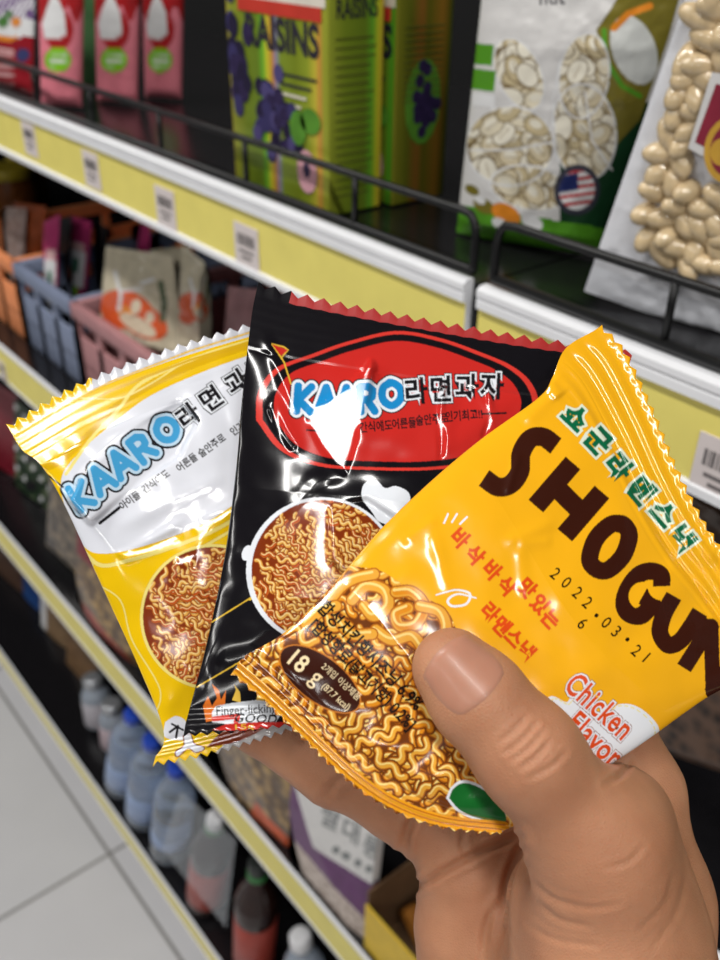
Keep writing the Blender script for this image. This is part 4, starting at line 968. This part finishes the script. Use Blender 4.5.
# noodle picture
pic = np.vstack([spline([(322, 560), (352, 566), (378, 570), (396, 580), (412, 592), (430, 600), (448, 612), (462, 640), (500, 700), (560, 800)]), [(560, 860), (440, 860), (220, 720), (215, 650)]])
b3.shape(pic, S0)
noodles(b3, pic, 11.2, 7.4, 4.6, 30, 80, 42, (S0, S1c, S2c, S3c, S4c), 17)
curls = [[(352, 600), (366, 586), (384, 590), (388, 606), (374, 616), (364, 606)], [(396, 592), (412, 592), (424, 606), (416, 624), (400, 626), (396, 614), (408, 608)], [(330, 600), (342, 586), (356, 578), (374, 574)], [(420, 606), (440, 612), (446, 630), (434, 642)], [(376, 630), (392, 640), (412, 636), (424, 650)], [(340, 622), (352, 634), (372, 634)], [(306, 624), (322, 610), (336, 606)]]
for P_ in curls:
    Q = spline(P_)
    for w, m, o in ((13, S1c, 0), (10, S2c, 0), (6.5, S4c if P_ is curls[1] else S2c, 0), (2.4, S3c, -2)): b3.stroke(Q+o, w, m, clip=None, step=3)
b3.shape(spline([(446, 798), (452, 786), (464, 780), (482, 786), (500, 800), (505, 822), (478, 820), (458, 812), (446, 798)]), WH)
b3.shape(spline([(449, 798), (454, 788), (465, 783), (482, 789), (500, 803), (505, 822), (478, 818), (460, 810), (449, 798)]), GL)
b3.stroke(bot3+np.array([3.5, -4.5]), 12, SEAL); b3.stroke(bot3+np.array([2, -2.5]), 1.4, S1c); b3.stroke(bot3+np.array([5, -7]), 1.4, S1c)
# SHOGUN: brush letters in their own box, x along the word, y up
G_ = {'S': [[(.98, .80), (.78, .97), (.45, .98), (.2, .86), (.2, .66), (.5, .52), (.8, .38), (.82, .14), (.55, .0), (.2, .02), (.0, .16)]],
      'H': [[(.06, 1.0), (.06, .02)], [(.92, 1.0), (.92, .02)], [(.06, .5), (.92, .5)]],
      'O': [[(.5, 1.0), (.2, .9), (.04, .62), (.04, .36), (.2, .08), (.5, .0), (.8, .08), (.96, .36), (.96, .62), (.8, .9), (.5, 1.0), (.3, .95)]],
      'G': [[(.92, .80), (.72, .98), (.4, .96), (.12, .78), (.04, .45), (.16, .14), (.45, .0), (.8, .06), (.92, .24), (.90, .44), (.56, .44)]],
      'U': [[(.06, 1.0), (.06, .4), (.2, .08), (.5, .0), (.8, .1), (.94, .4), (.94, 1.0)]],
      'N': [[(.05, .0), (.08, 1.0), (.92, .02), (.95, 1.0)]]}
def brush(b, ch, o, ux, uy, w, m):
    for P_ in G_[ch]:
        Q = spline(P_) if ch in 'SOGU' else np.array(P_)
        b.stroke(np.array(o)+np.outer(Q[:, 0], ux)+np.outer(Q[:, 1], uy), w, m, step=3, round_=ch in 'NO')
    return
for ch, o, ux, uy, w in (('H', (533, 505), (33.7, 33.7), (38, -44), 19.5), ('O', (582, 560), (28, 17.5), (27.5, -44), 17.5), ('G', (616, 606), (27, 16), (26, -43), 17.5)):
    brush(b3, ch, o, np.array(ux, float), np.array(uy, float), w, BR)
b3.stroke(spline([(556, 446), (543, 437), (530, 439), (521, 454), (520, 471), (511, 484), (498, 487), (484, 478)]), 19, BR, round_=False)
b3.stroke(spline([(674, 596), (664, 614), (660, 632), (668, 645), (680, 641), (690, 628), (700, 612)]), 17, BR, round_=False)
b3.stroke([(684, 668), (713, 622)], 16, BR, round_=False); b3.stroke([(711, 626), (713, 692)], 15, BR); b3.stroke([(711, 694), (742, 648)], 16, BR, round_=False)
for lay, (m, off) in enumerate(((MINT, .14), (GR, .05))):
    for ch, p, a in (('쇼', (574, 419), 44), ('군', (597, 442), 46), ('라', (617, 468), 52), ('멘', (640, 492), 50), ('스', (662, 515), 48), ('낵', (680, 540), 54)):
        u, v = frame(a, 27, 27); b3.text(ch, p, u, v, m, off)
for t, p in (('바', (459, 539)), ('삭', (474, 556)), ('바', (491, 571)), ('삭', (506, 587)), ('맛', (522, 588)), ('있', (535, 604)), ('는', (546, 619)), ('라', (489, 613)), ('멘', (501, 627)), ('스', (513, 639)), ('낵', (525, 652))):
    q = (p[0]+4, p[1]+1) if t in '맛있는' else p
    u, v = frame(46, 19, 20); b3.text(t, q, u, v, OR, .045)
for t, p in (('2', (555, 574)), ('0', (566, 583)), ('2', (577, 593)), ('2', (587, 603)), ('6', (582, 624)), ('•', (596, 616)), ('0', (606, 623)), ('3', (616, 632)), ('•', (627, 640)), ('2', (636, 651)), ('1', (646, 658))):
    u, v = frame(42, 15, 17.5); b3.text(t, p, u, v, TX, .008)
for P_ in ([(436, 595), (446, 592), (458, 590), (470, 594), (466, 604), (452, 606), (448, 600), (458, 594), (476, 598)],): b3.stroke(spline(P_), [1.6, 2.4, 2.6, 1.6], WH, step=2)
for P_ in ([(444, 523), (448, 514)], [(452, 522), (457, 514)], [(460, 524), (467, 517)]): b3.stroke(P_, 2, WH)
# flavour badge
bad = spline([(541, 704), (552, 696), (566, 702), (574, 698), (600, 716), (620, 704), (640, 708), (658, 726), (656, 742), (640, 752), (622, 764), (600, 790), (560, 760), (545, 730), (541, 704)])
b3.shape(bad, WH)
ring = cc_ = np.array([598, 735])+(bad-np.array([598, 735]))*.93
for i in range(0, len(ring)-3, 4): b3.stroke(ring[i:i+3], 1, Yp, step=2)
for w_, p, sx, a in (('Chicken', (599, 707), 22, 42), ('Flavor', (594, 740), 23, 42)):
    for m, off in ((N0, .095), (WH, .078), (OR, .022)):
        u, v = frame(a, sx, 33); b3.text(w_, p, u, v, m, off, sp=1.1, step=4)
# weight oval and small print
ov = ellipse((320, 679), 47, 22, 37, 40); b3.shape(ellipse((320, 679), 48.5, 23.5, 37, 40), N1); b3.shape(ov, BR)
u, v = frame(40, 22, 25); b3.text('18', (297, 661), u, v, CR, .018); b3.text('g', (317, 677), u, v, CR, .006)
u, v = frame(42, 8, 9); b3.text('2개입 이상제품', (341, 682), u, v, CR, 0); u, v = frame(42, 8.5, 10); b3.text('(87.7 kcal)', (336, 697), u, v, CR, 0)
u, v = frame(46, 15, 18); b3.text('합성치킨향시즈닝 6.9%', (370, 656), u, v, TX, .03)
u, v = frame(46, 13.5, 17); b3.text('[합성향료(닭고기향) 0.2%]', (362, 675), u, v, TX, .03)
def bf3(x, y, a, b): return [(S4c, (b > .955))]
o3 = b3.obj('snack_bag', OG, backsilver, bf3); tag(o3, 'orange-yellow noodle snack bag under the thumb, front one of the three', 'snack bag', 'noodle snack bags held in the hand')
# ================================================================= the hand
def hp(x, y, d): return atd(x, y, d)
VOX = .00065
lo = np.array([1e9]*3); hi = -lo
CONES = []   # (a, b, ra, rb, k)
def cone(p, q, rp, rq, k=.005):
    CONES.append((hp(*p), hp(*q), rp*p[2]/F, rq*q[2]/F, k))
# thumb: tip, pad, knuckle, base, wrist side
cone((452, 668, .1908), (478, 698, .1902), 40, 46, .003)
cone((478, 698, .1902), (528, 754, .1895), 46, 49, .004)
cone((528, 754, .1895), (598, 846, .1985), 49, 60, .006)
cone((598, 846, .1985), (612, 960, .2070), 60, 80, .010)
cone((612, 960, .2070), (600, 1120, .2260), 78, 96, .010)
# heel of the thumb towards the palm
cone((560, 900, .2200), (570, 1050, .2360), 52, 84, .010)
# broad web between thumb and index
cone((622, 815, .2120), (652, 980, .2230), 44, 66, .014)
# index side and the back of the web
cone((636, 792, .2340), (652, 900, .2400), 46, 52, .010)
cone((652, 900, .2400), (640, 1100, .2520), 52, 70, .010)
cone((636, 792, .2340), (575, 640, .2480), 44, 38, .004)
cone((575, 640, .2480), (500, 560, .2600), 38, 33, .004)
# palm
cone((470, 870, .2480), (520, 1080, .2560), 52, 84, .008)
cone((560, 860, .2500), (580, 1080, .2580), 55, 80, .010)
cone((455, 930, .2500), (500, 1080, .2560), 36, 70, .008)
# middle finger, hidden behind the bags
cone((560, 810, .2520), (460, 690, .2620), 46, 42, .003)
cone((460, 690, .2620), (380, 610, .2660), 42, 36, .003)
# ring and little finger, their palm side seen below the bags
cone((474, 848, .2490), (400, 799, .2520), 45, 40, .004)
cone((400, 799, .2520), (335, 761, .2560), 40, 40, .003)
cone((335, 764, .2560), (262, 716, .2600), 41, 36, .003)
cone((262, 716, .2600), (225, 690, .2610), 36, 32, .003)
# arm below the frame
cone((580, 1100, .2500), (590, 1260, .2600), 118, 112, .012)
cone((590, 1260, .2600), (600, 1640, .2900), 112, 118, .012)
for a, b, ra, rb, k in CONES:
    for p, r in ((a, ra), (b, rb)): lo = np.minimum(lo, p-r-.008); hi = np.maximum(hi, p+r+.008)
dims = np.ceil((hi-lo)/VOX).astype(int)+1
gx, gy, gz = [lo[i]+VOX*np.arange(dims[i]) for i in range(3)]
PT = np.stack(np.meshgrid(gx, gy, gz, indexing='ij'), -1).astype(np.float32)
def sd_cone(p, a, b, ra, rb):
    pa = p-a.astype(np.float32); ba = (b-a).astype(np.float32); t = np.clip((pa @ ba)/float(ba @ ba), 0, 1)
    return np.linalg.norm(pa-t[..., None]*ba, axis=-1)-(ra+(rb-ra)*t)
sd = None
for a, b, ra, rb, k in CONES:
    d = sd_cone(PT, a, b, ra, rb)
    if sd is None: sd = d; continue
    h = np.clip(.5+.5*(sd-d)/k, 0, 1); sd = sd*(1-h)+d*h-k*h*(1-h)
import openvdb
g = openvdb.FloatGrid(background=.02); g.copyFromArray(np.ascontiguousarray(sd.astype(np.float32)))
pv, pq = g.convertToQuads()[:2] if len(g.convertToQuads()) == 2 else (g.convertToPolygons()[0], g.convertToPolygons()[2])
V = np.asarray(pv, float)*VOX+lo
me = bpy.data.meshes.new('hand'); org = hp(580, 1000, .24)
me.from_pydata([tuple(p) for p in (V-org)], [], [tuple(map(int, f)) for f in pq]); me.update()
bm = bmesh.new(); bm.from_mesh(me)
for _ in range(2): bmesh.ops.smooth_vert(bm, verts=bm.verts[:], factor=.5, use_axis_x=True, use_axis_y=True, use_axis_z=True)
bmesh.ops.recalc_face_normals(bm, faces=bm.faces[:])
# skin folds: shallow grooves pressed into the surface along lines seen on the hand
FOLDS = [([(412, 890), (440, 873), (470, 857), (500, 844), (522, 837)], 3.6, .0014), ([(522, 846), (508, 880), (503, 920), (506, 970)], 4.2, .0013), ([(404, 848), (408, 830), (420, 808)], 4.2, .0012),
         ([(505, 753), (520, 742), (537, 724)], 2.6, .00042), ([(511, 760), (528, 748), (544, 730)], 2.6, .00040), ([(521, 768), (536, 756), (549, 742)], 2.6, .00040), ([(530, 778), (552, 766), (566, 752)], 2.8, .00034), ([(500, 742), (514, 730), (526, 716)], 2.6, .00025),
         ([(540, 905), (560, 920), (590, 926)], 2.8, .00028), ([(530, 880), (552, 898), (588, 908), (620, 904)], 2.8, .00028), ([(528, 925), (556, 940), (596, 946)], 2.8, .00026), ([(606, 868), (628, 862), (644, 846)], 2.8, .00024), ([(640, 930), (664, 905), (676, 870)], 3., .00024), ([(652, 950), (676, 915), (686, 880)], 3., .0002),
         ([(498, 902), (486, 928), (482, 960)], 3.4, .0006), ([(470, 862), (462, 846), (464, 832)], 3., .0004), ([(322, 800), (334, 784), (346, 776)], 4., .0005), ([(630, 760), (622, 774), (606, 784)], 3., .0006)]
Vc = np.array([v.co for v in bm.verts])+org; PX = proj(Vc); NV = np.array([v.normal for v in bm.verts]); facing = (NV*(CAMN-Vc)).sum(1) > 0
push = np.zeros(len(Vc))
for Pf, wf, am in FOLDS:
    Q = spline(Pf); best = np.full(len(Vc), 1e9); ar = np.zeros(len(Vc)); sel = np.where(facing & (np.abs(PX-Q.mean(0)).max(1) < 120))[0]
    for i_, q_ in enumerate(Q):
        d_ = ((PX[sel]-q_)**2).sum(1); m_ = d_ < best[sel]; best[sel[m_]] = d_[m_]; ar[sel[m_]] = i_/(len(Q)-1)
    push += am*np.exp(-best/wf**2)*np.clip(np.minimum(ar, 1-ar)*5+.15, 0, 1)-.35*am*np.exp(-(np.sqrt(best)-2.2*wf)**2/wf**2)
for v_, p_ in zip(bm.verts, push):
    if abs(p_) > 1e-6: v_.co -= v_.normal*float(p_)
bm.to_mesh(me); bm.free()
me.polygons.foreach_set('use_smooth', [True]*len(me.polygons))
def skin_mat(name, c, c2, rough):
    m = bpy.data.materials.new(name); m.use_nodes = True; n, l = m.node_tree.nodes, m.node_tree.links; b = n['Principled BSDF']; tc = n.new('ShaderNodeTexCoord')
    a = n.new('ShaderNodeTexNoise'); a.inputs['Scale'].default_value = 55; a.inputs['Detail'].default_value = 5; l.new(tc.outputs['Object'], a.inputs['Vector'])
    r = n.new('ShaderNodeValToRGB'); r.color_ramp.elements[0].position = .3; r.color_ramp.elements[1].position = .7; r.color_ramp.elements[0].color = lin(c); r.color_ramp.elements[1].color = lin(c2)
    l.new(a.outputs['Fac'], r.inputs[0]); l.new(r.outputs[0], b.inputs['Base Color'])
    v = n.new('ShaderNodeTexVoronoi'); v.inputs['Scale'].default_value = 1300; v.feature = 'DISTANCE_TO_EDGE'; l.new(tc.outputs['Object'], v.inputs['Vector'])
    w = n.new('ShaderNodeTexNoise'); w.inputs['Scale'].default_value = 260; w.inputs['Detail'].default_value = 6; l.new(tc.outputs['Object'], w.inputs['Vector'])
    ad = n.new('ShaderNodeMath'); ad.operation = 'ADD'; l.new(v.outputs['Distance'], ad.inputs[0]); l.new(w.outputs['Fac'], ad.inputs[1])
    bp = n.new('ShaderNodeBump'); bp.inputs['Strength'].default_value = .3; bp.inputs['Distance'].default_value = .0005; l.new(ad.outputs[0], bp.inputs['Height']); l.new(bp.outputs[0], b.inputs['Normal'])
    b.inputs['Roughness'].default_value = rough; b.inputs['Specular IOR Level'].default_value = .4
    b.inputs['Subsurface Weight'].default_value = .25; b.inputs['Subsurface Radius'].default_value = (1, .4, .25); b.inputs['Subsurface Scale'].default_value = .003
    return m
me.materials.append(skin_mat('skin', (176, 120, 88), (200, 143, 108), .55))
hand = bpy.data.objects.new('hand', me); COL.objects.link(hand); hand.location = org; WORLD['hand'] = Vector(org)
tag(hand, 'right hand pinching three snack bags, thumb on top', 'hand')
# thumbnail
V = np.array([v.co for v in me.vertices])+org
hb = BVHTree.FromPolygons([Vector(v) for v in V], [tuple(map(int, f)) for f in pq])
ax = rot2(225.5); ac = rot2(315.5); cN = np.array([464., 675.])
nu, nv = 40, 40; nvs = []
grid = np.zeros((nv+1, nu+1, 3)); okm = np.ones((nv+1, nu+1), bool)
for j in range(nv+1):
    for i in range(nu+1):
        u, v = i/nu*2-1, j/nv*2-1
        # square to rounded square
        uu = u*math.sqrt(1-.36*v*v); vv = v*math.sqrt(1-.36*u*u)
        p = cN+ax*(uu*35)+ac*(vv*39*(1-.06*uu))
        d = Vector(ray(*p)).normalized(); loc, nor, idx, dist = hb.ray_cast(CAM, d)
        if loc is None:
            okm[j, i] = False; grid[j, i] = grid[j, i-1] if i else grid[j-1, i]; continue
        nn = np.array(nor); nn = nn if nn @ (CAMN-np.array(loc)) > 0 else -nn
        e = max(abs(u), abs(v)); lift = .00042*(1-max(0, (e-.82)/.18)**2)-.0002+(.00025 if u > .8 else 0)
        grid[j, i] = np.array(loc)+nn*lift
for _ in range(6):     # relax the plate so it stays smooth
    g2 = grid.copy(); g2[1:-1, 1:-1] = .25*(grid[:-2, 1:-1]+grid[2:, 1:-1]+grid[1:-1, :-2]+grid[1:-1, 2:]); grid = g2
mb = MB(); q = np.arange((nv+1)*(nu+1)).reshape(nv+1, nu+1); fs = []
for j in range(nv):
    for i in range(nu):
        if okm[j:j+2, i:i+2].all(): fs.append((q[j, i], q[j, i+1], q[j+1, i+1], q[j+1, i]))
w = grid.reshape(-1, 3); f0 = fs[len(fs)//2+nu//2]; nn = np.cross(w[f0[1]]-w[f0[0]], w[f0[2]]-w[f0[0]])
if nn @ (CAMN-w[f0[0]]) < 0: fs = [f[::-1] for f in fs]
mb.add(w, fs, mat('thumbnail', (186, 132, 108), .36, .05, 120, coat=.05, sss=.2))
nail = part(mb, 'thumbnail', hand); nail['label'] = 'pinkish thumbnail'

# ================================================================= light
def area(name, loc, sx, sy, e, rot=(0, 0, 0), c=(1, .98, .95)):
    l = bpy.data.lights.new(name, 'AREA'); l.shape = 'RECTANGLE'; l.size = sx; l.size_y = sy; l.energy = e; l.color = c
    o = bpy.data.objects.new(name, l); COL.objects.link(o); o.location = loc; o.rotation_euler = rot; return o
for x in (-3.0, -1.2, .62, 2.4):
    area('ceiling_and_fill_light', (x, -.38, 2.76), 1.25, .13, 34)
for x in (-3.0, -1.2, .62, 2.4):
    area('ceiling_and_fill_light', (x, -2.2, 2.76), 1.25, .2, 26)  # second row, added to fill the shelf interiors from the front
w = bpy.data.worlds.new('store'); SC.world = w; w.use_nodes = True
bg = w.node_tree.nodes['Background']; bg.inputs[0].default_value = (.92, .95, 1, 1); bg.inputs[1].default_value = .12
vs = SC.view_settings; vs.view_transform = 'Standard'; vs.look = 'None'; vs.gamma = 1; vs.use_curve_mapping = False; vs.exposure = -.75
